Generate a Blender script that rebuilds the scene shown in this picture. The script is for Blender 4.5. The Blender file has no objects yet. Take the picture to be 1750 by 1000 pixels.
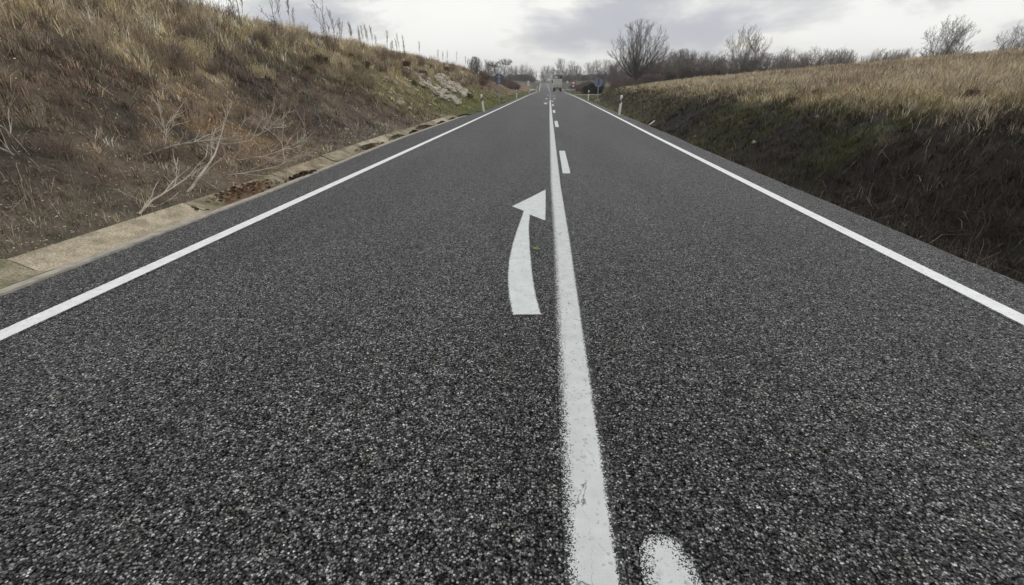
import bpy, math, random
import numpy as np
from mathutils import Vector, noise as mnoise

scene = bpy.context.scene
COL = scene.collection
PI = math.pi

# ------------------------------------------------------------------ camera
cd = bpy.data.cameras.new("camera")
cam = bpy.data.objects.new("camera", cd)
COL.objects.link(cam)
cd.sensor_fit = 'HORIZONTAL'
cd.sensor_width = 36.0
cd.lens = 785.0 / 1750.0 * 36.0
cd.clip_start = 0.05
cd.clip_end = 9000
cam.location = (0, 0, 1.55)
cam.rotation_euler = (math.radians(90 - 24.24), 0, math.radians(4.32))
scene.camera = cam

# ------------------------------------------------------------------ world
SUN_EL, SUN_AZ = math.radians(38), math.radians(58)     # azimuth from +Y towards +X
world = bpy.data.worlds.new("World")
scene.world = world
world.use_nodes = True


def build_world():
    nt = world.node_tree
    N, L = nt.nodes, nt.links
    N.clear()
    out = N.new('ShaderNodeOutputWorld')
    bg = N.new('ShaderNodeBackground')
    bg.inputs['Strength'].default_value = 0.1
    sky = N.new('ShaderNodeTexSky')
    sky.sky_type = 'NISHITA'
    sky.sun_disc = False
    sky.sun_elevation = SUN_EL
    sky.sun_rotation = SUN_AZ
    sky.air_density = 1.2
    sky.dust_density = 2.5
    tc = N.new('ShaderNodeTexCoord')
    mp = N.new('ShaderNodeMapping')
    mp.inputs['Scale'].default_value = (1.9, 1.9, 5.2)
    mp.inputs['Location'].default_value = (0.55, 0.1, 0.35)
    L.new(tc.outputs['Generated'], mp.inputs['Vector'])
    n1 = N.new('ShaderNodeTexNoise')
    n1.inputs['Scale'].default_value = 2.1
    n1.inputs['Detail'].default_value = 8
    n1.inputs['Roughness'].default_value = 0.56
    n1.inputs['Distortion'].default_value = 0.25
    L.new(mp.outputs[0], n1.inputs['Vector'])
    # cloud tone
    cr = N.new('ShaderNodeValToRGB')
    e = cr.color_ramp
    e.interpolation = 'B_SPLINE'
    e.elements[0].position = 0.37
    e.elements[0].color = (0.46, 0.475, 0.52, 1)
    e.elements[1].position = 0.63
    e.elements[1].color = (0.90, 0.90, 0.87, 1)
    m = e.elements.new(0.47)
    m.color = (0.60, 0.605, 0.63, 1)
    m = e.elements.new(0.56)
    m.color = (0.73, 0.735, 0.71, 1)
    # broad masses of the cloud deck: a bright break ahead-left, grey bellies to the right and overhead
    def lobe(az, el, k, amt):
        a, b = math.radians(az), math.radians(el)
        d = N.new('ShaderNodeVectorMath'); d.operation = 'DISTANCE'
        m1 = N.new('ShaderNodeVectorMath'); m1.operation = 'MULTIPLY'
        m1.inputs[1].default_value = (1, 1, 2.6)
        L.new(warp.outputs[0], m1.inputs[0])
        L.new(m1.outputs[0], d.inputs[0])
        d.inputs[1].default_value = (math.sin(a) * math.cos(b), math.cos(a) * math.cos(b), 2.6 * math.sin(b))
        mr_ = N.new('ShaderNodeMapRange'); mr_.interpolation_type = 'SMOOTHERSTEP'
        mr_.inputs['From Min'].default_value = 0.0; mr_.inputs['From Max'].default_value = k
        mr_.inputs['To Min'].default_value = amt; mr_.inputs['To Max'].default_value = 0.0
        L.new(d.outputs['Value'], mr_.inputs['Value'])
        return mr_.outputs[0]
    nw = N.new('ShaderNodeTexNoise'); nw.inputs['Scale'].default_value = 5.0; nw.inputs['Detail'].default_value = 5
    L.new(mp.outputs[0], nw.inputs['Vector'])
    wsub = N.new('ShaderNodeVectorMath'); wsub.operation = 'SUBTRACT'; wsub.inputs[1].default_value = (.5, .5, .5)
    L.new(nw.outputs['Color'], wsub.inputs[0])
    warp = N.new('ShaderNodeVectorMath'); warp.operation = 'MULTIPLY_ADD'; warp.inputs[1].default_value = (.16, .16, .07)
    L.new(wsub.outputs[0], warp.inputs[0]); L.new(tc.outputs['Generated'], warp.inputs[2])
    ct = N.new('ShaderNodeMath'); ct.operation = 'MULTIPLY_ADD'; ct.inputs[1].default_value = 1.35; ct.inputs[2].default_value = -0.175
    L.new(n1.outputs[0], ct.inputs[0])
    acc = ct.outputs[0]
    for args in ((-12, 5.0, .30, .14), (-1, 2.5, .22, .06), (-23, 7.5, .20, .05), (11, 8.0, .42, -.13), (3, 4.6, .14, -.05), (24, 6, .25, .06), (-19, 9.0, .12, -.10)):
        ad = N.new('ShaderNodeMath'); ad.operation = 'ADD'
        L.new(acc, ad.inputs[0]); L.new(lobe(*args), ad.inputs[1])
        acc = ad.outputs[0]
    # a slightly paler, warmer haze band towards the horizon
    sep = N.new('ShaderNodeSeparateXYZ')
    L.new(tc.outputs['Generated'], sep.inputs[0])
    mr = N.new('ShaderNodeMapRange')
    mr.inputs['From Min'].default_value = 0.0
    mr.inputs['From Max'].default_value = 0.075
    mr.inputs['To Min'].default_value = 0.55
    mr.inputs['To Max'].default_value = 0.0
    L.new(sep.outputs['Z'], mr.inputs['Value'])
    mixh = N.new('ShaderNodeMixRGB')
    mixh.inputs[2].default_value = (0.70, 0.71, 0.67, 1)
    L.new(mr.outputs[0], mixh.inputs[0])
    L.new(cr.outputs[0], mixh.inputs[1])
    sc = N.new('ShaderNodeVectorMath')
    sc.operation = 'SCALE'
    sc.inputs['Scale'].default_value = 10.8
    L.new(acc, cr.inputs[0])
    L.new(mixh.outputs[0], sc.inputs[0])
    # thin places where blue shows
    n2 = N.new('ShaderNodeTexNoise')
    n2.inputs['Scale'].default_value = 3.6
    n2.inputs['Detail'].default_value = 4
    mp2 = N.new('ShaderNodeMapping')
    mp2.inputs['Scale'].default_value = (1.5, 1.5, 5.0)
    mp2.inputs['Location'].default_value = (3.1, 1.7, 0.4)
    L.new(tc.outputs['Generated'], mp2.inputs['Vector'])
    L.new(mp2.outputs[0], n2.inputs['Vector'])
    mr2 = N.new('ShaderNodeMapRange')
    mr2.inputs['From Min'].default_value = 0.56
    mr2.inputs['From Max'].default_value = 0.70
    mr2.inputs['To Min'].default_value = 0.0
    mr2.inputs['To Max'].default_value = 0.55
    L.new(n2.outputs[0], mr2.inputs['Value'])
    mix = N.new('ShaderNodeMixRGB')
    L.new(mr2.outputs[0], mix.inputs[0])
    L.new(sc.outputs[0], mix.inputs[1])
    sk = N.new('ShaderNodeVectorMath')
    sk.operation = 'SCALE'
    sk.inputs['Scale'].default_value = 1.0
    L.new(sky.outputs[0], sk.inputs[0])
    L.new(sk.outputs[0], mix.inputs[2])
    L.new(mix.outputs[0], bg.inputs['Color'])
    L.new(bg.outputs[0], out.inputs['Surface'])


build_world()

sd = bpy.data.lights.new("sun", 'SUN')
sd.energy = 1.1
sd.angle = math.radians(14)
sd.color = (1.0, 0.975, 0.95)
sun = bpy.data.objects.new("sun", sd)
COL.objects.link(sun)
sun_dir = Vector((math.sin(SUN_AZ) * math.cos(SUN_EL), math.cos(SUN_AZ) * math.cos(SUN_EL), math.sin(SUN_EL)))
sun.rotation_euler = sun_dir.to_track_quat('Z', 'Y').to_euler()

scene.view_settings.view_transform = 'Standard'
scene.view_settings.look = 'None'
scene.view_settings.exposure = 0.12
scene.view_settings.gamma = 1.0
scene.render.engine = 'CYCLES'
scene.cycles.max_bounces = 6
scene.cycles.diffuse_bounces = 3

rng = np.random.default_rng(11)
random.seed(7)


# ------------------------------------------------------------------ small helpers
def tag(o, label=None, cat=None, group=None, kind=None):
    if label: o['label'] = label
    if cat: o['category'] = cat
    if group: o['group'] = group
    if kind: o['kind'] = kind
    return o


def empty(name, loc=(0, 0, 0), rz=0.0):
    o = bpy.data.objects.new(name, None)
    o.location = loc
    o.rotation_euler = (0, 0, rz)
    o.empty_display_size = 0.2
    COL.objects.link(o)
    return o


def link(name, me, parent=None):
    o = bpy.data.objects.new(name, me)
    COL.objects.link(o)
    if parent: o.parent = parent
    return o


def mesh_np(name, verts, loops, sizes, mat, col=None, smooth=False, attrs=None):
    """fast mesh from arrays: loops = flat vertex indices, sizes = verts per face"""
    me = bpy.data.meshes.new(name)
    verts = np.ascontiguousarray(verts, dtype=np.float32)
    loops = np.ascontiguousarray(loops, dtype=np.int32)
    sizes = np.ascontiguousarray(sizes, dtype=np.int32)
    me.vertices.add(len(verts))
    me.vertices.foreach_set('co', verts.ravel())
    me.loops.add(len(loops))
    me.loops.foreach_set('vertex_index', loops)
    me.polygons.add(len(sizes))
    starts = np.concatenate([[0], np.cumsum(sizes)[:-1]]).astype(np.int32)
    me.polygons.foreach_set('loop_start', starts)
    me.polygons.foreach_set('loop_total', sizes)
    if smooth:
        me.polygons.foreach_set('use_smooth', np.ones(len(sizes), dtype=bool))
    if col is not None:
        a = me.color_attributes.new('col', 'FLOAT_COLOR', 'POINT')
        c = np.ones((len(verts), 4), dtype=np.float32)
        c[:, :3] = col
        a.data.foreach_set('color', c.ravel())
    for k, v in (attrs or {}).items():
        a = me.attributes.new(k, 'FLOAT', 'POINT')
        a.data.foreach_set('value', np.ascontiguousarray(v, dtype=np.float32))
    me.update(calc_edges=True)
    me.validate()
    if mat: me.materials.append(mat)
    return me


class MB:
    """collects boxes, tubes and strips into one mesh"""
    def __init__(s):
        s.v = []; s.f = []

    def box(s, x0, x1, y0, y1, z0, z1, top=1.0):
        cx, cy = (x0 + x1) / 2, (y0 + y1) / 2
        b = len(s.v)
        for z, k in ((z0, 1.0), (z1, top)):
            for x, y in ((x0, y0), (x1, y0), (x1, y1), (x0, y1)):
                s.v.append((cx + (x - cx) * k, cy + (y - cy) * k, z))
        for q in ((3, 2, 1, 0), (4, 5, 6, 7), (0, 1, 5, 4), (1, 2, 6, 5), (2, 3, 7, 6), (3, 0, 4, 7)):
            s.f.append(tuple(b + i for i in q))
        return s

    def tube(s, pts, rad, n=8, cap=True):
        pts = [Vector(p) for p in pts]
        if not hasattr(rad, '__len__'): rad = [rad] * len(pts)
        b = len(s.v)
        for i, p in enumerate(pts):
            d = (pts[min(i + 1, len(pts) - 1)] - pts[max(i - 1, 0)]).normalized()
            ref = Vector((1, 0, 0)) if abs(d.x) < 0.8 else Vector((0, 1, 0))
            u = d.cross(ref).normalized(); w = d.cross(u)
            for k in range(n):
                a = 2 * PI * k / n
                s.v.append(tuple(p + (u * math.cos(a) + w * math.sin(a)) * rad[i]))
        for i in range(len(pts) - 1):
            for k in range(n):
                k2 = (k + 1) % n
                s.f.append((b + i * n + k, b + i * n + k2, b + (i + 1) * n + k2, b + (i + 1) * n + k))
        if cap:
            s.f.append(tuple(b + k for k in range(n))[::-1])
            s.f.append(tuple(b + (len(pts) - 1) * n + k for k in range(n)))
        return s

    def prism(s, prof, y0, y1):
        """profile of (x, z) points extruded along y"""
        b = len(s.v); n = len(prof)
        for y in (y0, y1):
            for x, z in prof: s.v.append((x, y, z))
        for k in range(n):
            k2 = (k + 1) % n
            s.f.append((b + k, b + k2, b + n + k2, b + n + k))
        s.f.append(tuple(b + k for k in range(n))[::-1])
        s.f.append(tuple(b + n + k for k in range(n)))
        return s

    def build(s, name, mat, parent=None, bevel=0.0, smooth=False):
        me = bpy.data.meshes.new(name)
        me.from_pydata(s.v, [], s.f)
        me.materials.append(mat)
        if smooth:
            me.polygons.foreach_set('use_smooth', [True] * len(me.polygons))
        me.update()
        o = link(name, me, parent)
        if bevel:
            m = o.modifiers.new('bevel', 'BEVEL'); m.width = bevel; m.segments = 2; m.limit_method = 'ANGLE'
        return o


def fbm(x, y, scale, seed=0, octv=4, rough=0.5):
    """vectorised value noise, about -1..1"""
    r = np.random.default_rng(1000 + seed)
    tab = r.random((256, 256)) * 2 - 1
    x = np.asarray(x, float) / scale + 37.3; y = np.asarray(y, float) / scale + 11.9
    out = np.zeros(np.broadcast(x, y).shape); amp = 1.0; tot = 0.0
    for _ in range(octv):
        xi = np.floor(x).astype(int); yi = np.floor(y).astype(int)
        fx = x - xi; fy = y - yi
        fx = fx * fx * (3 - 2 * fx); fy = fy * fy * (3 - 2 * fy)
        a = tab[xi % 256, yi % 256]; b = tab[(xi + 1) % 256, yi % 256]
        c = tab[xi % 256, (yi + 1) % 256]; d = tab[(xi + 1) % 256, (yi + 1) % 256]
        out = out + amp * ((a * (1 - fx) + b * fx) * (1 - fy) + (c * (1 - fx) + d * fx) * fy)
        tot += amp; amp *= rough; x = x * 2.03 + 5.1; y = y * 2.03 + 9.7
    return out / tot


def sstep(a, b, x):
    t = np.clip((x - a) / (b - a), 0, 1)
    return t * t * (3 - 2 * t)


# ------------------------------------------------------------------ materials
def nodes_of(name):
    m = bpy.data.materials.new(name)
    m.use_nodes = True
    nt = m.node_tree
    b = nt.nodes['Principled BSDF']
    return m, nt, b


def simple_mat(name, col, rough=0.7, metal=0.0, var=0.15, scale=8.0, bump=0.0, dirt=None, coat=0.0):
    m, nt, b = nodes_of(name)
    N, L = nt.nodes, nt.links
    tc = N.new('ShaderNodeTexCoord')
    n = N.new('ShaderNodeTexNoise')
    n.inputs['Scale'].default_value = scale
    n.inputs['Detail'].default_value = 5
    L.new(tc.outputs['Object'], n.inputs['Vector'])
    r = N.new('ShaderNodeValToRGB')
    r.color_ramp.elements[0].position = 0.35
    r.color_ramp.elements[1].position = 0.65
    lo = [c * (1 - var) for c in col]; hi = [min(1, c * (1 + var)) for c in col]
    if dirt: lo = dirt
    r.color_ramp.elements[0].color = (*lo, 1)
    r.color_ramp.elements[1].color = (*hi, 1)
    L.new(n.outputs[0], r.inputs[0])
    L.new(r.outputs[0], b.inputs['Base Color'])
    b.inputs['Roughness'].default_value = rough
    b.inputs['Metallic'].default_value = metal
    b.inputs['Coat Weight'].default_value = coat
    if bump:
        bp = N.new('ShaderNodeBump')
        bp.inputs['Strength'].default_value = 0.6
        bp.inputs['Distance'].default_value = bump
        L.new(n.outputs[0], bp.inputs['Height'])
        L.new(bp.outputs[0], b.inputs['Normal'])
    return m


def attr_mat(name, rough=0.85, spec=0.2, noise=None):
    m, nt, b = nodes_of(name)
    N, L = nt.nodes, nt.links
    a = N.new('ShaderNodeAttribute')
    a.attribute_name = 'col'
    src = a.outputs['Color']
    if noise:
        tc = N.new('ShaderNodeTexCoord')
        n = N.new('ShaderNodeTexNoise')
        n.inputs['Scale'].default_value = noise
        n.inputs['Detail'].default_value = 6
        n.inputs['Roughness'].default_value = 0.7
        L.new(tc.outputs['Object'], n.inputs['Vector'])
        mr = N.new('ShaderNodeMapRange')
        mr.inputs['From Min'].default_value = 0.3
        mr.inputs['From Max'].default_value = 0.7
        mr.inputs['To Min'].default_value = 0.45
        mr.inputs['To Max'].default_value = 1.45
        L.new(n.outputs[0], mr.inputs['Value'])
        v = N.new('ShaderNodeVectorMath'); v.operation = 'SCALE'
        L.new(src, v.inputs[0]); L.new(mr.outputs[0], v.inputs['Scale'])
        src = v.outputs[0]
        bp = N.new('ShaderNodeBump')
        bp.inputs['Strength'].default_value = 0.8
        bp.inputs['Distance'].default_value = 0.04
        L.new(n.outputs[0], bp.inputs['Height'])
        L.new(bp.outputs[0], b.inputs['Normal'])
    L.new(src, b.inputs['Base Color'])
    b.inputs['Roughness'].default_value = rough
    b.inputs['Specular IOR Level'].default_value = spec
    return m


def asphalt_group():
    g = bpy.data.node_groups.new('asphalt_surface', 'ShaderNodeTree')
    g.interface.new_socket('Color', in_out='OUTPUT', socket_type='NodeSocketColor')
    g.interface.new_socket('Height', in_out='OUTPUT', socket_type='NodeSocketFloat')
    g.interface.new_socket('Grain', in_out='OUTPUT', socket_type='NodeSocketFloat')
    N, L = g.nodes, g.links
    out = N.new('NodeGroupOutput')
    tc = N.new('ShaderNodeTexCoord')
    # wobble the lookup so stones are not round cells
    wn = N.new('ShaderNodeTexNoise'); wn.inputs['Scale'].default_value = 120; wn.inputs['Detail'].default_value = 2
    L.new(tc.outputs['Object'], wn.inputs['Vector'])
    ws = N.new('ShaderNodeVectorMath'); ws.operation = 'MULTIPLY_ADD'
    ws.inputs[1].default_value = (0.009, 0.009, 0.0)
    L.new(wn.outputs['Color'], ws.inputs[0]); L.new(tc.outputs['Object'], ws.inputs[2])
    v1 = N.new('ShaderNodeTexVoronoi'); v1.feature = 'F1'; v1.inputs['Scale'].default_value = 120
    L.new(ws.outputs[0], v1.inputs['Vector'])
    sepc = N.new('ShaderNodeSeparateColor'); L.new(v1.outputs['Color'], sepc.inputs[0])
    stone = N.new('ShaderNodeValToRGB'); e = stone.color_ramp
    e.elements[0].position = 0.0; e.elements[0].color = (0.012, 0.012, 0.013, 1)
    e.elements[1].position = 1.0; e.elements[1].color = (0.53, 0.53, 0.51, 1)
    for p, c in ((0.28, (0.03, 0.03, 0.031)), (0.55, (0.085, 0.085, 0.085)), (0.80, (0.18, 0.18, 0.178)), (0.93, (0.32, 0.32, 0.31))):
        q = e.elements.new(p); q.color = (*c, 1)
    L.new(sepc.outputs[0], stone.inputs[0])
    # dark binder between stones
    ed = N.new('ShaderNodeMapRange')
    ed.inputs['From Min'].default_value = 0.36; ed.inputs['From Max'].default_value = 0.80
    ed.inputs['To Min'].default_value = 1.0; ed.inputs['To Max'].default_value = 0.0
    L.new(v1.outputs['Distance'], ed.inputs['Value'])
    mix = N.new('ShaderNodeMixRGB'); mix.inputs[1].default_value = (0.008, 0.008, 0.009, 1)
    L.new(ed.outputs[0], mix.inputs[0]); L.new(stone.outputs[0], mix.inputs[2])
    # coarser stones scattered in, keeps grain visible a few metres off
    v2 = N.new('ShaderNodeTexVoronoi'); v2.feature = 'F1'; v2.inputs['Scale'].default_value = 46
    L.new(ws.outputs[0], v2.inputs['Vector'])
    sep2 = N.new('ShaderNodeSeparateColor'); L.new(v2.outputs['Color'], sep2.inputs[0])
    g2 = N.new('ShaderNodeMapRange')
    g2.inputs['From Min'].default_value = 0.0; g2.inputs['From Max'].default_value = 1.0
    g2.inputs['To Min'].default_value = 0.45; g2.inputs['To Max'].default_value = 1.7
    L.new(sep2.outputs[1], g2.inputs['Value'])
    n3 = N.new('ShaderNodeTexNoise'); n3.inputs['Scale'].default_value = 24; n3.inputs['Detail'].default_value = 5
    n3.inputs['Roughness'].default_value = 0.75
    L.new(tc.outputs['Object'], n3.inputs['Vector'])
    g3 = N.new('ShaderNodeMapRange')
    g3.inputs['From Min'].default_value = 0.3; g3.inputs['From Max'].default_value = 0.7
    g3.inputs['To Min'].default_value = 0.45; g3.inputs['To Max'].default_value = 1.58
    L.new(n3.outputs[0], g3.inputs['Value'])
    # broad lanes and patches
    mp = N.new('ShaderNodeMapping'); mp.inputs['Scale'].default_value = (0.9, 0.12, 1)
    L.new(tc.outputs['Object'], mp.inputs['Vector'])
    n4 = N.new('ShaderNodeTexNoise'); n4.inputs['Scale'].default_value = 1.0; n4.inputs['Detail'].default_value = 5
    L.new(mp.outputs[0], n4.inputs['Vector'])
    g4 = N.new('ShaderNodeMapRange')
    g4.inputs['From Min'].default_value = 0.3; g4.inputs['From Max'].default_value = 0.7
    g4.inputs['To Min'].default_value = 0.80; g4.inputs['To Max'].default_value = 1.18
    L.new(n4.outputs[0], g4.inputs['Value'])
    a = N.new('ShaderNodeMath'); a.operation = 'MULTIPLY'
    L.new(g2.outputs[0], a.inputs[0]); L.new(g3.outputs[0], a.inputs[1])
    b = N.new('ShaderNodeMath'); b.operation = 'MULTIPLY'
    L.new(a.outputs[0], b.inputs[0]); L.new(g4.outputs[0], b.inputs[1])
    sc = N.new('ShaderNodeVectorMath'); sc.operation = 'SCALE'
    L.new(mix.outputs[0], sc.inputs[0]); L.new(b.outputs[0], sc.inputs['Scale'])
    # faint ochre dust spots
    n5 = N.new('ShaderNodeTexNoise'); n5.inputs['Scale'].default_value = 5.5; n5.inputs['Detail'].default_value = 4
    L.new(tc.outputs['Object'], n5.inputs['Vector'])
    r5 = N.new('ShaderNodeMapRange')
    r5.inputs['From Min'].default_value = 0.62; r5.inputs['From Max'].default_value = 0.75
    r5.inputs['To Min'].default_value = 0.0; r5.inputs['To Max'].default_value = 0.6
    L.new(n5.outputs[0], r5.inputs['Value'])
    tint = N.new('ShaderNodeMixRGB'); tint.blend_type = 'MULTIPLY'; tint.inputs[2].default_value = (1.1, 1.05, 0.72, 1)
    L.new(r5.outputs[0], tint.inputs[0]); L.new(sc.outputs[0], tint.inputs[1])
    L.new(tint.outputs[0], out.inputs['Color'])
    h = N.new('ShaderNodeMath'); h.operation = 'MULTIPLY'
    L.new(ed.outputs[0], h.inputs[0]); L.new(sepc.outputs[1], h.inputs[1])
    L.new(h.outputs[0], out.inputs['Height'])
    L.new(ed.outputs[0], out.inputs['Grain'])
    return g


AG = asphalt_group()
ASPH_GAIN = 0.86


def asphalt_mat():
    m, nt, b = nodes_of('asphalt')
    N, L = nt.nodes, nt.links
    g = N.new('ShaderNodeGroup'); g.node_tree = AG
    s = N.new('ShaderNodeVectorMath'); s.operation = 'SCALE'; s.inputs['Scale'].default_value = ASPH_GAIN
    L.new(g.outputs['Color'], s.inputs[0])
    L.new(s.outputs[0], b.inputs['Base Color'])
    b.inputs['Roughness'].default_value = 0.85
    cav = N.new('ShaderNodeMath'); cav.operation = 'MULTIPLY'; cav.inputs[1].default_value = 0.44  # sheen and specular fade between stones, standing in for crevice shade
    L.new(g.outputs['Grain'], cav.inputs[0])
    L.new(cav.outputs[0], b.inputs['Sheen Weight'])
    cas = N.new('ShaderNodeMath'); cas.operation = 'MULTIPLY'; cas.inputs[1].default_value = 0.2
    L.new(g.outputs['Grain'], cas.inputs[0])
    L.new(cas.outputs[0], b.inputs['Specular IOR Level'])
    b.inputs['Sheen Roughness'].default_value = 0.3
    bp = N.new('ShaderNodeBump'); bp.inputs['Strength'].default_value = 0.7; bp.inputs['Distance'].default_value = 0.004
    L.new(g.outputs['Height'], bp.inputs['Height'])
    L.new(bp.outputs[0], b.inputs['Normal'])
    return m


def paint_mat(name, col, crack=0.0):
    """road paint; the 'edge' attribute is the distance in from the painted edge, 'wear' how far it is frayed"""
    m, nt, b = nodes_of(name)
    N, L = nt.nodes, nt.links
    g = N.new('ShaderNodeGroup'); g.node_tree = AG
    gs = N.new('ShaderNodeVectorMath'); gs.operation = 'SCALE'; gs.inputs['Scale'].default_value = ASPH_GAIN
    L.new(g.outputs['Color'], gs.inputs[0])
    tc = N.new('ShaderNodeTexCoord')
    ae = N.new('ShaderNodeAttribute'); ae.attribute_name = 'edge'
    aw = N.new('ShaderNodeAttribute'); aw.attribute_name = 'wear'
    nz = N.new('ShaderNodeTexNoise'); nz.inputs['Scale'].default_value = 130; nz.inputs['Detail'].default_value = 2
    L.new(tc.outputs['Object'], nz.inputs['Vector'])
    fv = N.new('ShaderNodeTexVoronoi'); fv.inputs['Scale'].default_value = 210
    L.new(tc.outputs['Object'], fv.inputs['Vector'])
    fs = N.new('ShaderNodeSeparateColor'); L.new(fv.outputs['Color'], fs.inputs[0])
    fm = N.new('ShaderNodeMath'); fm.operation = 'MULTIPLY_ADD'; fm.inputs[1].default_value = 0.55; fm.inputs[2].default_value = -0.275
    L.new(fs.outputs[0], fm.inputs[0])
    fa = N.new('ShaderNodeMath'); fa.operation = 'ADD'
    L.new(fm.outputs[0], fa.inputs[0]); L.new(nz.outputs[0], fa.inputs[1])
    c1 = N.new('ShaderNodeMath'); c1.operation = 'SUBTRACT'; c1.inputs[1].default_value = 0.5
    L.new(fa.outputs[0], c1.inputs[0])
    c2 = N.new('ShaderNodeMath'); c2.operation = 'MULTIPLY'
    L.new(c1.outputs[0], c2.inputs[0]); L.new(aw.outputs['Fac'], c2.inputs[1])
    c3 = N.new('ShaderNodeMath'); c3.operation = 'ADD'
    L.new(c2.outputs[0], c3.inputs[0]); L.new(ae.outputs['Fac'], c3.inputs[1])
    mask = N.new('ShaderNodeMapRange')
    mask.inputs['From Min'].default_value = -0.0015; mask.inputs['From Max'].default_value = 0.0015
    L.new(c3.outputs[0], mask.inputs['Value'])
    # tone of the paint itself: soft grey grime
    n2 = N.new('ShaderNodeTexNoise'); n2.inputs['Scale'].default_value = 9; n2.inputs['Detail'].default_value = 6
    L.new(tc.outputs['Object'], n2.inputs['Vector'])
    rp = N.new('ShaderNodeValToRGB')
    rp.color_ramp.elements[0].position = 0.3; rp.color_ramp.elements[0].color = (*[c * 0.86 for c in col], 1)
    rp.color_ramp.elements[1].position = 0.65; rp.color_ramp.elements[1].color = (*col, 1)
    L.new(n2.outputs[0], rp.inputs[0])
    # fine darker pits where the stones stand through the paint
    pit = N.new('ShaderNodeTexVoronoi'); pit.inputs['Scale'].default_value = 75
    L.new(tc.outputs['Object'], pit.inputs['Vector'])
    sp = N.new('ShaderNodeSeparateColor'); L.new(pit.outputs['Color'], sp.inputs[0])
    pr = N.new('ShaderNodeMapRange')
    pr.inputs['From Min'].default_value = 0.90; pr.inputs['From Max'].default_value = 1.0
    pr.inputs['To Min'].default_value = 0.0; pr.inputs['To Max'].default_value = 0.35
    L.new(sp.outputs[0], pr.inputs['Value'])
    pm = N.new('ShaderNodeMixRGB'); pm.inputs[2].default_value = (0.12, 0.12, 0.12, 1)
    L.new(pr.outputs[0], pm.inputs[0]); L.new(rp.outputs[0], pm.inputs[1])
    src = pm.outputs[0]
    if crack:
        mp = N.new('ShaderNodeMapping'); mp.inputs['Scale'].default_value = (1.0, 0.38, 1.0)
        nd = N.new('ShaderNodeTexNoise'); nd.inputs['Scale'].default_value = 30; nd.inputs['Detail'].default_value = 3
        L.new(tc.outputs['Object'], nd.inputs['Vector'])
        va = N.new('ShaderNodeVectorMath'); va.operation = 'MULTIPLY_ADD'; va.inputs[1].default_value = (0.05, 0.05, 0)
        L.new(nd.outputs['Color'], va.inputs[0]); L.new(tc.outputs['Object'], va.inputs[2])
        L.new(va.outputs[0], mp.inputs['Vector'])
        vc = N.new('ShaderNodeTexVoronoi'); vc.feature = 'DISTANCE_TO_EDGE'; vc.inputs['Scale'].default_value = 9
        L.new(mp.outputs[0], vc.inputs['Vector'])
        cr = N.new('ShaderNodeMapRange')
        cr.inputs['From Min'].default_value = 0.002; cr.inputs['From Max'].default_value = 0.014
        cr.inputs['To Min'].default_value = 1.0; cr.inputs['To Max'].default_value = 0.0
        L.new(vc.outputs['Distance'], cr.inputs['Value'])
        nm = N.new('ShaderNodeTexNoise'); nm.inputs['Scale'].default_value = 14; nm.inputs['Detail'].default_value = 3
        L.new(tc.outputs['Object'], nm.inputs['Vector'])
        nr = N.new('ShaderNodeMapRange')
        nr.inputs['From Min'].default_value = 0.47; nr.inputs['From Max'].default_value = 0.60
        nr.inputs['To Max'].default_value = crack
        L.new(nm.outputs[0], nr.inputs['Value'])
        mu = N.new('ShaderNodeMath'); mu.operation = 'MULTIPLY'
        L.new(cr.outputs[0], mu.inputs[0]); L.new(nr.outputs[0], mu.inputs[1])
        cm = N.new('ShaderNodeMixRGB'); cm.inputs[2].default_value = (0.05, 0.05, 0.05, 1)
        L.new(mu.outputs[0], cm.inputs[0]); L.new(src, cm.inputs[1])
        src = cm.outputs[0]
    fin = N.new('ShaderNodeMixRGB')
    L.new(mask.outputs[0], fin.inputs[0]); L.new(gs.outputs[0], fin.inputs[1]); L.new(src, fin.inputs[2])
    L.new(fin.outputs[0], b.inputs['Base Color'])
    b.inputs['Roughness'].default_value = 0.7
    b.inputs['Specular IOR Level'].default_value = 0.3
    hb = N.new('ShaderNodeMapRange')
    hb.inputs['To Min'].default_value = 1.0; hb.inputs['To Max'].default_value = 0.22
    L.new(mask.outputs[0], hb.inputs['Value'])
    hm = N.new('ShaderNodeMath'); hm.operation = 'MULTIPLY'
    L.new(g.outputs['Height'], hm.inputs[0]); L.new(hb.outputs[0], hm.inputs[1])
    bp = N.new('ShaderNodeBump'); bp.inputs['Strength'].default_value = 0.7; bp.inputs['Distance'].default_value = 0.004
    L.new(hm.outputs[0], bp.inputs['Height'])
    L.new(bp.outputs[0], b.inputs['Normal'])
    return m


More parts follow.
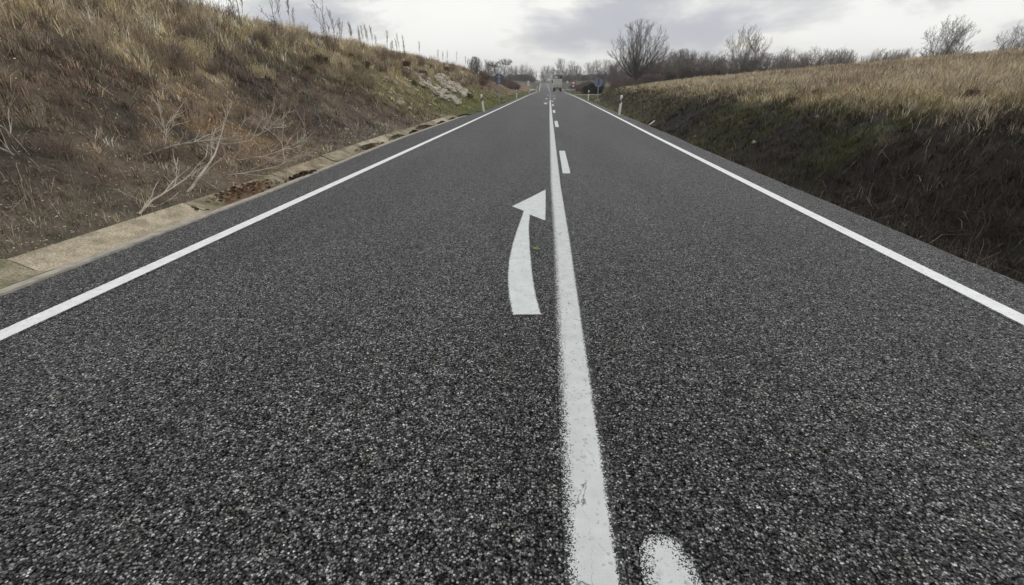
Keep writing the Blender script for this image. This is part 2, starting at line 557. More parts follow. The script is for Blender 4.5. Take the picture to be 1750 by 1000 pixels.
M = {}
M['asphalt'] = asphalt_mat()
M['paint_centre'] = paint_mat('worn_road_paint', (0.62, 0.64, 0.63), crack=0.8)
M['paint_edge'] = paint_mat('fresh_road_paint', (0.86, 0.87, 0.86))
M['paint_arrow'] = paint_mat('arrow_road_paint', (0.66, 0.69, 0.68), crack=0.25)
M['ground'] = attr_mat('earth', noise=2.6)
M['grass'] = attr_mat('dry_grass_blades', rough=0.8)
M['leaf'] = attr_mat('dead_leaves', rough=0.75)
M['bark'] = attr_mat('bark', rough=0.9)
M['rock'] = simple_mat('limestone', (0.52, 0.475, 0.39), 0.9, var=0.2, scale=3.5, bump=0.05, dirt=(0.20, 0.17, 0.13))
def concrete_mat(name, base, moss, lo, hi):
    m, nt, b = nodes_of(name)
    N, L = nt.nodes, nt.links
    tc = N.new('ShaderNodeTexCoord')
    n = N.new('ShaderNodeTexNoise'); n.inputs['Scale'].default_value = 3.2; n.inputs['Detail'].default_value = 10
    n.inputs['Roughness'].default_value = 0.72
    L.new(tc.outputs['Object'], n.inputs['Vector'])
    r = N.new('ShaderNodeValToRGB')
    r.color_ramp.elements[0].position = lo; r.color_ramp.elements[0].color = (*moss, 1)
    r.color_ramp.elements[1].position = hi; r.color_ramp.elements[1].color = (*base, 1)
    L.new(n.outputs[0], r.inputs[0])
    f = N.new('ShaderNodeTexNoise'); f.inputs['Scale'].default_value = 70; f.inputs['Detail'].default_value = 4
    L.new(tc.outputs['Object'], f.inputs['Vector'])
    mr = N.new('ShaderNodeMapRange')
    mr.inputs['From Min'].default_value = .3; mr.inputs['From Max'].default_value = .7
    mr.inputs['To Min'].default_value = .55; mr.inputs['To Max'].default_value = 1.4
    L.new(f.outputs[0], mr.inputs['Value'])
    v = N.new('ShaderNodeVectorMath'); v.operation = 'SCALE'
    L.new(r.outputs[0], v.inputs[0]); L.new(mr.outputs[0], v.inputs['Scale'])
    L.new(v.outputs[0], b.inputs['Base Color'])
    b.inputs['Roughness'].default_value = 0.95
    b.inputs['Specular IOR Level'].default_value = 0.2
    bp = N.new('ShaderNodeBump'); bp.inputs['Strength'].default_value = .5; bp.inputs['Distance'].default_value = .006
    L.new(f.outputs[0], bp.inputs['Height']); L.new(bp.outputs[0], b.inputs['Normal'])
    return m


M['concrete'] = concrete_mat('stained_concrete', (0.45, 0.39, 0.29), (0.27, 0.235, 0.165), .40, .56)
M['concrete_moss'] = concrete_mat('mossy_concrete', (0.34, 0.30, 0.215), (0.17, 0.155, 0.095), .42, .60)
M['concrete_brown'] = concrete_mat('earthy_concrete', (0.38, 0.32, 0.23), (0.17, 0.14, 0.09), .42, .62)
M['lip'] = simple_mat('concrete_edging', (0.36, 0.33, 0.28), 0.9, var=0.2, scale=9, bump=0.004)
M['post_white'] = simple_mat('white_plastic', (0.88, 0.88, 0.85), 0.5, var=0.05, scale=10, dirt=(0.74, 0.73, 0.68))
M['black'] = simple_mat('black_film', (0.015, 0.015, 0.016), 0.5)
M['reflector'] = simple_mat('amber_reflector', (0.62, 0.5, 0.2), 0.25, coat=0.5)
M['galv'] = simple_mat('galvanised_steel', (0.42, 0.42, 0.46), 0.45, metal=0.6, var=0.1)
M['rail'] = simple_mat('guardrail_steel', (0.55, 0.53, 0.52), 0.45, metal=0.4, var=0.12)
M['slate_blue'] = simple_mat('dull_blue_sign_back', (0.085, 0.10, 0.16), 0.5, var=0.15, scale=5)
M['pale_blue'] = simple_mat('weathered_blue_sign_face', (0.19, 0.205, 0.33), 0.5, var=0.12, scale=5)
M['sign_white'] = simple_mat('white_sign_face', (0.75, 0.72, 0.7), 0.5, var=0.05)
M['sign_red'] = simple_mat('red_sign_face', (0.5, 0.05, 0.04), 0.5, var=0.05)
M['stake'] = simple_mat('pale_weathered_wood', (0.6, 0.57, 0.5), 0.8, var=0.2, scale=20)
M['deadwood'] = simple_mat('bleached_deadwood', (0.55, 0.50, 0.43), 0.85, var=0.25, scale=14, bump=0.004)
M['lorry_body'] = simple_mat('grey_green_steel', (0.54, 0.57, 0.50), 0.55, var=0.1, scale=1.5)
M['lorry_dark'] = simple_mat('dark_green_tarpaulin', (0.14, 0.16, 0.12), 0.7, var=0.2)
M['lorry_gate'] = simple_mat('beige_tailgate_steel', (0.56, 0.48, 0.44), 0.55, var=0.12, scale=1.5)
M['rubber'] = simple_mat('rubber', (0.02, 0.02, 0.02), 0.8)
M['tail_red'] = simple_mat('red_lamp_lens', (0.20, 0.03, 0.03), 0.3, coat=0.6)
M['pole_wood'] = simple_mat('weathered_pole', (0.2, 0.19, 0.18), 0.8)
M['sprig'] = simple_mat('yellow_green_leaf', (0.13, 0.165, 0.035), 0.6, var=0.3, scale=60)

# ------------------------------------------------------------------ road lines (metres; x across, y ahead)
def ip(y, xs, vs): return np.interp(y, xs, vs)
ROAD_Y = [-30, 0, 90, 130, 150, 160, 175, 188, 200, 212, 235, 260, 320, 380, 450, 700]
ROAD_Z = [0, 0, 0, 0.0, 0.0, -.22, -.62, -.35, .2, .72, 1.35, 1.95, 3.0, 3.3, 3.1, 1.5]
def zr(y): return ip(y, ROAD_Y, ROAD_Z)
CY = [-30, 0, 5, 8, 13.5, 27, 57, 100, 150, 175, 200, 250, 320, 450, 700]
CX = [.30, .215, .185, .15, .135, .10, .07, .12, .20, .05, -.35, -1.1, -2.4, -5.2, -13]
def cx(y): return ip(y, CY, CX)
def exL(y): return ip(y, [-30, 8, 20, 55, 85, 150, 175, 200, 250, 320, 450, 700], [-3.68, -3.67, -3.66, -3.74, -3.78, -3.55, -3.7, -4.1, -4.85, -6.1, -9, -16.8])
def exR(y): return ip(y, [-30, 0, 9, 17, 31, 68, 150, 175, 200, 250, 320, 450, 700], [3.4, 3.46, 3.50, 3.55, 3.70, 3.97, 3.98, 3.82, 3.4, 2.65, 1.3, -1.5, -9])
def aL(y): return ip(y, [-30, 7, 12, 16, 26, 31, 70, 150, 175, 200, 250, 320, 450, 700], [-4.30, -4.38, -4.6, -4.72, -4.72, -4.38, -4.30, -4.1, -4.2, -4.6, -5.3, -6.6, -9.5, -17.3])
def aR(y): return ip(y, [-30, 10, 21, 31, 68, 150, 175, 200, 250, 320, 450, 700], [4.05, 4.12, 4.24, 4.30, 4.5, 4.5, 4.35, 3.9, 3.15, 1.8, -1, -8.5])
GUT_END = 27.5


def zleft(s, y):
    gut = 1 - sstep(GUT_END - 0.6, GUT_END + 0.6, y)
    verge = ip(y, [0, 27, 35, 60, 90, 130], [0.78, 0.78, 1.2, 1.9, 3.0, 4.5])
    H = ip(y, [-30, 0, 66, 85, 104, 130, 158, 200, 300], [3.5, 3.5, 3.5, 2.7, 2.15, 1.6, 1.3, 1.0, 1.5])
    w = ip(y, [0, 27, 60, 100, 160], [5.42, 5.4, 5.1, 4.2, 5.0])
    t = (s - verge) / w
    f = np.interp(t, [-1, 0, 0.12, 0.28, 0.5, 0.78, 0.92, 1.05, 1.25, 2.5, 12, 60], [0, 0, 0.07, 0.21, 0.47, 0.81, 0.945, 1.0, 1.02, 1.04, 1.12, 1.3])
    z = f * H
    flat = np.where(s < verge, np.interp(s / verge, [0, .12, .6, 1], [-.03, -.03, -.05, 0.02]), 0.02 + 0 * s)
    z = np.where(s < verge, flat * (1 - gut) + gut * np.interp(s / verge, [0, .08, .45, .9, 1], [-.06, -.14, -.22, -.08, 0.05]), z + 0.03)
    return z


def zright(s, y):
    dd = ip(y, [-30, 22, 32, 60, 85], [-.6, -.55, -.35, -.12, 0.0])        # ditch depth
    b9 = ip(y, [-30, 0, 30, 64, 78, 90], [1.15, 1.15, 1.2, 1.25, .65, 0.0])    # height where x is about 9
    F = ip(y, [-30, 40, 66, 110, 178, 260, 400], [3.3, 3.2, 2.9, 2.6, 1.6, 1.2, 2.5])
    foot = np.maximum(1.0, 0.095 * y - aR(y) - 0.6)
    foot = np.where(y > 84, np.maximum(1.0, 3.4 - (y - 84) * 0.05), foot)
    top = foot + 3.4
    t = (s - foot) / (top - foot)
    z = np.interp(t, [-1, -0.28, -.15, 0, .12, .55, .85, 1.0], [0, 0, .7, 1, 1, 0, 0, 0]) * dd
    z = np.where(s < 0.15, -0.03, z - 0.03)
    z = z + np.interp(t, [0, .2, .45, .75, 1.0], [0, .13, .48, .86, 1.0]) * b9
    f2 = np.clip((s - top) / (21.5 - top), 0, 1)
    z = np.where(s > top, b9 - .03 + (F - b9) * np.interp(f2, [0, .12, .5, 1.0], [0, .18, .62, 1.0]), z)
    z = np.where(s > 21.5, F - .03 + np.minimum((s - 21.5) * 0.012, 3.0), z)
    return z


def ground_z(x, y, rough=True):
    x = np.asarray(x, float); y = np.asarray(y, float)
    L_, R_ = aL(y), aR(y)
    sl = L_ - x; sr = x - R_
    z = np.where(sl > 0, zleft(np.maximum(sl, 0), y), np.where(sr > 0, zright(np.maximum(sr, 0), y), -0.09))
    far = sstep(170, 260, y)
    s = np.maximum(sl, sr)
    hill = far * np.clip(s, 0, 40) * 0.02
    z = z * np.where(s > 0, 1 - 0.5 * far, 1) + hill
    zz = zr(y) * np.where(s > 0, np.exp(-np.clip(s, 0, 500) / 400), 1.0)
    zz = np.where((s > 0) & (y > 150), np.maximum(zz - .02, zr(y) * 0 + np.minimum(0.0 + (y - 150) * 0.004, 8) * sstep(5, 30, s) + zz * (1 - sstep(5, 30, s))), zz)
    z = z + zz
    if rough:
        a = sstep(0.9, 2.2, s)
        z = z + a * (fbm(x, y, 2.2, 1, 5) * 0.16 + fbm(x, y, 0.45, 2, 3) * 0.045)
        z = z + sstep(8, 40, s) * fbm(x, y, 30, 3, 3) * 0.35
        z = z + sstep(300, 1200, np.hypot(x, y)) * (9 + fbm(x, y, 400, 4, 3) * 4)
    return z


def G(x, y): return float(ground_z(x, y))


# ------------------------------------------------------------------ terrain
def zone_colour(x, y, n):
    """albedo of the ground cover at x, y (arrays); n = number of points"""
    x = np.asarray(x, float); y = np.asarray(y, float)
    c = np.zeros((len(x), 3))
    sl = aL(y) - x; sr = x - aR(y)
    straw = np.array([.55, .46, .28]); tan = np.array([.44, .36, .225]); pinkb = np.array([.27, .215, .155])
    olive = np.array([.24, .215, .095]); green = np.array([.17, .175, .055]); dark = np.array([.12, .10, .075])
    purp = np.array([.125, .09, .078]); orange = np.array([.38, .26, .15]); grey = np.array([.27, .235, .175])
    n1 = fbm(x, y, 2.2, 21, 4); n2 = fbm(x, y, 5.0, 22, 3); n3 = fbm(x, y, 0.7, 23, 3)
    # left bank
    t = np.clip((sl - 1.0) / 5.2, 0, 1.4)
    w_top = sstep(.40, .75, t + n1 * .35)
    top = tan[None] * (0.5 + .5 * sstep(-.2, .3, n1))[:, None] + pinkb[None] * (0.5 - .5 * sstep(-.2, .3, n1))[:, None]
    top = top * (1 - .55 * sstep(.1, .45, n2)[:, None]) + straw[None] * (.55 * sstep(.1, .45, n2)[:, None])
    gr = olive[None] * (1 - sstep(24, 34, y)[:, None] * (1 - sstep(.15, .4, t))[:, None]) + green[None] * (sstep(24, 34, y) * (1 - sstep(.15, .4, t)))[:, None]
    near = (1 - sstep(18, 27, y + n2 * 5 + n3 * 3 - 7 * (.45 - t)))
    low = dark[None] * (1 - sstep(0, .4, n1)[:, None]) + pinkb[None] * sstep(0, .4, n1)[:, None]
    low = low * (1 - .6 * sstep(.0, .3, n3)[:, None]) + purp[None] * .6 * sstep(.0, .3, n3)[:, None]
    foot = (1 - sstep(.02, .17, t + n3 * .1)) * (1 - sstep(10, 12.5, y) * 0)
    low = low * (1 - .6 * foot[:, None]) + grey[None] * .6 * foot[:, None]
    orz = np.exp(-((y - 9.2) / 2.4) ** 2 - ((sl - 2.0) / 1.2) ** 2) * sstep(-.35, .2, n3)
    low = low * (1 - orz[:, None]) + orange[None] * orz[:, None]
    mid = gr * (1 - near[:, None]) + low * near[:, None]
    left = mid * (1 - w_top[:, None]) * 1.25 + top * w_top[:, None] * 1.42
    far = sstep(50, 75, y + n2 * 10) * sstep(.35, .6, t)
    left = left * (1 - far[:, None]) + pinkb[None] * far[:, None]
    far2 = sstep(95, 110, y) * sstep(3.5, 5, sl)
    left = left * (1 - far2[:, None]) + (tan * 1.25)[None] * far2[:, None]
    # right bank: dark growth, with the bank's shade put into its albedo
    shade_br = np.array([.060, .051, .038]); shade_gr = np.array([.082, .084, .036]); br = np.array([.12, .088, .058])
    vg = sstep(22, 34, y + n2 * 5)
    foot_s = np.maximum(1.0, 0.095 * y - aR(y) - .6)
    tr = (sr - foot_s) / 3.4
    r0 = shade_br[None] * (1 - sstep(-.1, .3, n1)[:, None]) + shade_gr[None] * sstep(-.1, .3, n1)[:, None]
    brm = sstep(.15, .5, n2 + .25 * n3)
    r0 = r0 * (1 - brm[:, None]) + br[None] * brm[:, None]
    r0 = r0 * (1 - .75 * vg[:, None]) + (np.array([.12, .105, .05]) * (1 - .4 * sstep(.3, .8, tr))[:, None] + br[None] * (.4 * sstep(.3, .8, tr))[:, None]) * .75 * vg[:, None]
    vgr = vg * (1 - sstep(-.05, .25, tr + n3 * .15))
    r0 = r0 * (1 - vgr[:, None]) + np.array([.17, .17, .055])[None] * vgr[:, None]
    r1 = straw[None] * (.75 + .45 * n1[:, None]) * np.array([1.0, .98, .95])
    wf = sstep(.65, 1.35, tr + n1 * .35 + n3 * .15)
    flatr = sstep(80, 90, y) * (1 - sstep(14, 22, sr))
    right = r0 * (1 - wf[:, None]) + r1 * wf[:, None]
    right = right * (1 - flatr[:, None]) + np.array([.19, .18, .075])[None] * flatr[:, None]
    c = np.where((sl > 0)[:, None], left, right)
    fr = sstep(180, 300, y)[:, None]
    c = c * (1 - fr) + np.array([.17, .16, .11])[None] * fr
    return np.clip(c, .01, .8)


def build_terrain():
    xs = np.unique(np.concatenate([
        -np.geomspace(16, 1300, 40), np.arange(-16, -4, 0.16), np.arange(-4.9, -4.1, .1), np.arange(-4, 4.01, 1.0),
        np.arange(4.0, 12, 0.17), np.arange(12, 34, 0.55), np.geomspace(34, 1300, 36)]).round(3))
    ys = np.unique(np.concatenate([-np.geomspace(12, 420, 14), np.arange(-12, 30, 0.22), np.arange(30, 70, .5), np.arange(70, 250, 1.5), np.geomspace(250, 1540, 48)]).round(3))
    X, Y = np.meshgrid(xs, ys)
    Z = ground_z(X.ravel(), Y.ravel())
    v = np.stack([X.ravel(), Y.ravel(), Z], 1)
    nx, ny = len(xs), len(ys)
    i = np.arange(nx * ny).reshape(ny, nx)
    q = np.stack([i[:-1, :-1], i[:-1, 1:], i[1:, 1:], i[1:, :-1]], -1).reshape(-1, 4)
    c = zone_colour(v[:, 0], v[:, 1], len(v)) * 0.4  # ground darkened: shade in the gaps between tufts is put into its colour
    me = mesh_np('ground', v, q.ravel(), np.full(len(q), 4), M['ground'], c, smooth=True)
    return tag(link('ground', me), kind='structure')


build_terrain()


# ------------------------------------------------------------------ road and painted markings
def build_road():
    ys = np.unique(np.concatenate([np.arange(-12, 45, 0.16), np.arange(45, 240, 1.5), np.arange(240, 700, 6.0)]))
    v = []; f = []
    for y in ys:
        l, r, z = aL(y), aR(y), zr(y)
        l += float(fbm(y, 3.0, .5, 91, 3)) * .018; r += float(fbm(y, 7.0, .6, 92, 3)) * .035 + float(fbm(y, 7.0, 3.5, 93, 2)) * .03
        v += [(l - .02, y, z - .12), (l, y, z), (cx(y), y, z), (r, y, z), (r + .02, y, z - .12)]
    for k in range(len(ys) - 1):
        for j in range(4):
            a = k * 5 + j
            f.append((a, a + 1, a + 6, a + 5))
    me = bpy.data.meshes.new('road')
    me.from_pydata(v, [], f)
    me.materials.append(M['asphalt'])
    me.update()
    return tag(link('road', me), kind='structure')


ROAD = build_road()
LIFT = 0.004


def strip(name, fl, fr, y0, y1, step, mat, label, wear=(0.02, 0.02), ends=(True, True), m=0.028, inn=0.035):
    """painted strip between two curves; carries edge distance and fraying as attributes"""
    ys = list(np.arange(y0, y1, step)) + [y1]
    rows = []
    if ends[0]: rows += [(y0 - m, -m), (y0 + inn, inn)]
    else: rows += [(y0, inn)]
    for y in ys[1:-1]:
        if y > rows[-1][0] + .02 and y < y1 - inn - .02: rows.append((y, inn))
    if ends[1]: rows += [(y1 - inn, inn), (y1 + m, -m)]
    else: rows += [(y1, inn)]
    V = []; E = []; W = []
    for y, ey in rows:
        l, r = float(fl(y)), float(fr(y)); z = float(zr(y)) + LIFT
        for x, e, w in ((l - m, -m, wear[0]), (l + inn, inn, wear[0]), (r - inn, inn, wear[1]), (r + m, -m, wear[1])):
            V.append((x, y, z)); E.append(min(e, ey)); W.append(w)
    F = []
    for k in range(len(rows) - 1):
        for j in range(3):
            a = k * 4 + j
            F.append((a, a + 1, a + 5, a + 4))
    me = mesh_np(name, V, np.array(F).ravel(), np.full(len(F), 4), mat, attrs={'edge': E, 'wear': W})
    o = link(name, me, ROAD)
    if label: o['label'] = label
    return o


def poly_mark(name, pts, mat, label, wear=0.02, m=0.02, inn=0.02):
    """painted shape from a closed outline: rings a little outside and inside the painted edge"""
    P = [Vector((p[0], p[1])) for p in pts]
    area = sum(P[i].x * P[(i + 1) % len(P)].y - P[(i + 1) % len(P)].x * P[i].y for i in range(len(P)))
    if area < 0: P.reverse()
    n = len(P); out = []; ins = []
    for i in range(n):
        a, b, c = P[i - 1], P[i], P[(i + 1) % n]
        d1 = (b - a).normalized(); d2 = (c - b).normalized()
        n1 = Vector((d1.y, -d1.x)); n2 = Vector((d2.y, -d2.x))
        nn = n1 + n2
        nn = nn.normalized() if nn.length > 1e-4 else n1
        k = min(1 / max(nn.dot(n1), .35), 2.6)
        out.append(b + nn * m * k); ins.append(b - nn * inn * k)
    V = [(q.x, q.y, float(zr(q.y)) + LIFT) for q in out] + [(q.x, q.y, float(zr(q.y)) + LIFT) for q in ins]
    F = [(i, (i + 1) % n, n + (i + 1) % n, n + i) for i in range(n)] + [tuple(range(n, 2 * n))]
    me = mesh_np(name, V, [i for f in F for i in f], [len(f) for f in F], mat,
                 attrs={'edge': [-m] * n + [inn] * n, 'wear': [wear] * (2 * n)})
    o = link(name, me, ROAD)
    if label: o['label'] = label
    return o


strip('edge_line', lambda y: exL(y) - .075, lambda y: exL(y) + .075, -10, 640, 2.0, M['paint_edge'],
      'solid white edge line along the left verge and gutter', (0.012, 0.012), (False, False))
strip('edge_line', lambda y: exR(y) - .075, lambda y: exR(y) + .075, -10, 640, 2.0, M['paint_edge'],
      'solid white edge line along the right ditch', (0.012, 0.012), (False, False))
strip('centre_line', lambda y: cx(y) - .078, lambda y: cx(y) + .078, -10, 58.5, 1.0, M['paint_centre'],
      'long solid worn white centre line with frayed left edge and cracks', (0.09, 0.028), (False, True))
# broken line to its right: rounded, worn end close to the camera, then crisp dashes
wx = 0.47
rnd = [(wx - .078, -1.8), (wx + .078, -1.8), (wx + .080, 1.05), (wx + .068, 1.14), (wx + .04, 1.205), (wx, 1.228), (wx - .04, 1.22), (wx - .07, 1.175), (wx - .079, 1.10)]
poly_mark('dash', rnd, M['paint_centre'], 'worn dash with rounded speckled end nearest the camera', wear=0.13, m=.022, inn=.05)
for k, (a, b) in enumerate([(9.1, 12.5), (20.1, 23.6), (31.0, 34.5), (42.0, 45.4), (53.0, 56.4)]):
    off = [.225, .225, .22, .22, .23][k]
    strip('dash', lambda y: cx(y) + off - .075, lambda y: cx(y) + off + .075, a, b, 1.0, M['paint_arrow'],
          '%s crisp white dash right of the solid centre line' % ['first', 'second', 'third', 'fourth', 'fifth'][k], (0.02, 0.02))
for a in (62, 73, 84, 95, 106, 117, 128, 139):
    strip('dash', lambda y: cx(y) - .06, lambda y: cx(y) + .06, a, a + 4.0, 1.0, M['paint_arrow'],
          'far dash of the broken centre line before the crest', (0.02, 0.02))
strip('centre_line', lambda y: cx(y) - .09, lambda y: cx(y) + .09, 150, 640, 3.0, M['paint_arrow'],
      'far solid centre line bending left up the rise beyond the dip', (0.02, 0.02), (False, False))

ARW = [(-0.22, 3.03), (-0.015, 3.05), (-0.055, 3.30), (-0.085, 3.57), (-0.11, 3.85), (-0.13, 4.13), (-0.162, 4.6), (-0.19, 5.08),
       (-0.208, 5.5), (-0.212, 5.93), (-0.008, 5.66), (-0.02, 7.55), (-0.48, 6.37), (-0.30, 6.12), (-0.318, 5.6), (-0.338, 5.07),
       (-0.346, 4.6), (-0.342, 4.19), (-0.328, 3.9), (-0.31, 3.66), (-0.27, 3.32)]


def arrow(dx, dy, label, mirror=False, flip=False):
    pts = []
    for x, y in ARW:
        if mirror: x = -x
        if flip: y = 10.6 - y
        pts.append((x + dx, y + dy))
    poly_mark('arrow', pts, M['paint_arrow'], label, wear=0.025, m=.015, inn=.018)


arrow(0, 0, 'large white curved arrow pointing ahead and right towards the centre line')
arrow(-.16, 42.6, 'second white merge arrow in the left lane, far ahead')
arrow(-.22, 60, 'third white merge arrow in the left lane, beyond the second')
arrow(-.16, 84, 'fourth white merge arrow in the left lane near the crest')
arrow(.42, 60, 'far white arrow in the right lane beside the broken line', True, True)
arrow(.46, 78, 'farthest white arrow in the right lane near the crest', True, True)
# farm turning on the right
sr = MB()
for k in range(12):
    x0 = 4.3 + k * 3.0; x1 = x0 + 3.0
    za = max(G(x0, 92) + .05, .012); zb = max(G(x1, 92) + .05, .012)
    b = len(sr.v)
    sr.v += [(x0, 89.5 - k * .1, za), (x1, 89.4 - k * .1, zb), (x1, 94, zb), (x0, 94, za)]
    sr.f.append((b, b + 1, b + 2, b + 3))
M['track'] = simple_mat('gravel_track', (0.34, 0.33, 0.28), .95, var=.2, scale=3)
tag(sr.build('side_track', M['track']), kind='structure')


# ------------------------------------------------------------------ concrete ditch channel on the left
def gutter():
    root = empty('drainage_channel', (-4.4, 0, 0))
    tag(root, 'shallow tan concrete drainage channel between the left asphalt edge and the bank', 'gutter')
    prof = [(.012, -.14), (.012, .006), (.10, .012), (.16, -.005), (.38, -.075), (.50, -.065), (.70, .025), (.765, .045), (.80, .03), (.80, -.14)]
    y = -8.0
    k = 0
    while y < GUT_END - .5:
        ln = 2.35
        y1 = min(y + ln, GUT_END)
        if abs(y - 21.4) < 1.2: ln = 2.0
        mb = MB(); dz = random.uniform(-.008, .008); tilt = random.uniform(-.012, .012)
        n = 6
        b = 0
        for j in range(n + 1):
            yy = y + .015 + (y1 - y - .03) * j / n
            for (s, z) in prof:
                mb.v.append((float(aL(yy)) - s + 4.4 + random.uniform(-.003, .003), yy, z + dz * (s > .05) + tilt * s))
        p = len(prof)
        for j in range(n):
            for q in range(p):
                q2 = (q + 1) % p
                mb.f.append((j * p + q, (j + 1) * p + q, (j + 1) * p + q2, j * p + q2))
        mb.f.append(tuple(range(p)))
        mb.f.append(tuple(range(n * p, n * p + p))[::-1])
        mb.build('slab', M[('concrete_moss', 'concrete', 'concrete_moss', 'concrete_brown')[k % 4]], root)
        y = y1; k += 1
    lip = MB()
    for yy in np.arange(-8, 27.5, .5):
        b = len(lip.v)
        for y2 in (yy, yy + .5):
            l = float(aL(y2)) + 4.4
            lip.v += [(l - .10, y2, .017), (l - .004, y2, .017), (l - .004, y2, -.05), (l - .10, y2, -.05)]
        for q in range(4):
            lip.f.append((b + q, b + (q + 1) % 4, b + 4 + (q + 1) % 4, b + 4 + q))
    lip.build('edging', M['lip'], root)


gutter()


# ------------------------------------------------------------------ blades, leaves: generators
def polar(n, rmin, rmax, a0, a1, extra=1.0):
    """points about the camera with density falling as 1/r^2"""
    u = rng.random(n)
    r = rmin * (rmax / rmin) ** u
    a = np.radians(a0 + (a1 - a0) * rng.random(n))
    return r * np.sin(a), r * np.cos(a), r


def blades(name, x, y, h, w, col, lean=0.45, mat=None, bend=0.35, zoff=-0.01, lean_dir=None):
    n = len(x)
    z = ground_z(x, y) + zoff
    az = rng.random(n) * 2 * PI
    ux, uy = np.cos(az), np.sin(az)
    la = rng.random(n) * 2 * PI
    lm = np.abs(rng.normal(0, lean, n))
    lx, ly = np.cos(la) * lm, np.sin(la) * lm
    if lean_dir is not None: lx = lx + lean_dir[0]; ly = ly + lean_dir[1]
    base = np.stack([x, y, z], 1)
    U = np.stack([ux, uy, np.zeros(n)], 1) * (w / 2)[:, None]
    mid = base + np.stack([lx * .35, ly * .35, np.full(n, .55)], 1) * h[:, None]
    b2 = 1 + bend * rng.random(n)
    tip = base + np.stack([lx * b2, ly * b2, np.full(n, 1.0) - .25 * lm], 1) * h[:, None]
    v = np.empty((n, 5, 3), np.float32)
    v[:, 0] = base - U; v[:, 1] = base + U; v[:, 2] = mid + U * .8; v[:, 3] = mid - U * .8; v[:, 4] = tip
    i = (np.arange(n) * 5)[:, None]
    loops = np.concatenate([i + [[0, 1, 2, 3]], i + [[3, 2, 4]]], 1).ravel()
    sizes = np.tile([4, 3], n)
    c = np.repeat(col[:, None, :], 5, 1).reshape(-1, 3)
    me = mesh_np(name, v.reshape(-1, 3), loops, sizes, mat or M['grass'], c)
    return link(name, me)


def leaves(name, x, y, size, col, up=0.5, zlift=0.06, mat=None):
    n = len(x)
    z = ground_z(x, y) + rng.random(n) * zlift
    c0 = np.stack([x, y, z], 1)
    a = rng.normal(0, 1, (n, 3)); a /= np.linalg.norm(a, axis=1)[:, None]
    a[:, 2] *= up
    b = rng.normal(0, 1, (n, 3)); b[:, 2] *= up
    b -= a * (np.sum(a * b, 1) / np.sum(a * a, 1))[:, None]
    b /= np.linalg.norm(b, axis=1)[:, None]
    a = a * size[:, None] * .9; b = b * size[:, None] * .45
    v = np.empty((n, 4, 3), np.float32)
    v[:, 0] = c0 - a; v[:, 1] = c0 + b; v[:, 2] = c0 + a; v[:, 3] = c0 - b
    loops = np.arange(n * 4)
    c = np.repeat(col[:, None, :], 4, 1).reshape(-1, 3)
    me = mesh_np(name, v.reshape(-1, 3), loops, np.full(n, 4), mat or M['leaf'], c)
    return link(name, me)


def jitter(c, n, hi=.35):
    k = np.exp(rng.normal(0, hi, n))[:, None]
    t = rng.normal(0, .06, (n, 3))
    return np.clip(c * k * (1 + t), .008, .85)


def clumped(n, per, rmin, rmax, a0, a1, k=.0065, kmin=.07):
    """points gathered in tufts; returns x, y, r, tuft number, offset direction from the tuft's centre"""
    cx_, cy_, cr = polar(n, rmin, rmax, a0, a1)
    idx = np.repeat(np.arange(n), per)
    rad = np.maximum(kmin, cr * k) * rng.uniform(.6, 1.6, n)
    ox = rng.normal(0, 1, len(idx)) * rad[idx] * .5; oy = rng.normal(0, 1, len(idx)) * rad[idx] * .5
    return cx_[idx] + ox, cy_[idx] + oy, cr[idx], idx, ox, oy


def tufts(name, n, per, rmin, rmax, a0, a1, keep, hfun, cfun, label, csd=.33, wk=.0011, lean=.3, cat='grass', k=.0065):
    x, y, r, idx, ox, oy = clumped(n, per, rmin, rmax, a0, a1, k)
    ok = keep(x, y, idx)
    x, y, r, idx, ox, oy = [q[ok] for q in (x, y, r, idx, ox, oy)]
    m = len(x)
    ck = np.exp(np.random.default_rng(5).normal(0, csd, n))[idx][:, None]
    hk = np.random.default_rng(6).uniform(.55, 1.45, n)[idx]
    h = hfun(x, y, m) * hk * (.6 + .7 * rng.random(m))
    w = np.maximum(.004, r * wk) * (.6 + .6 * rng.random(m))
    c = np.clip(jitter(cfun(x, y, m), m, .2) * ck, .008, .85)
    d = np.hypot(ox, oy) + 1e-6
    kk = np.minimum(d / .12, 1) * .55
    o = blades(name, x, y, h, w, c, lean=lean, lean_dir=(ox / d * kk, oy / d * kk))
    return tag(o, label, cat, kind='stuff')


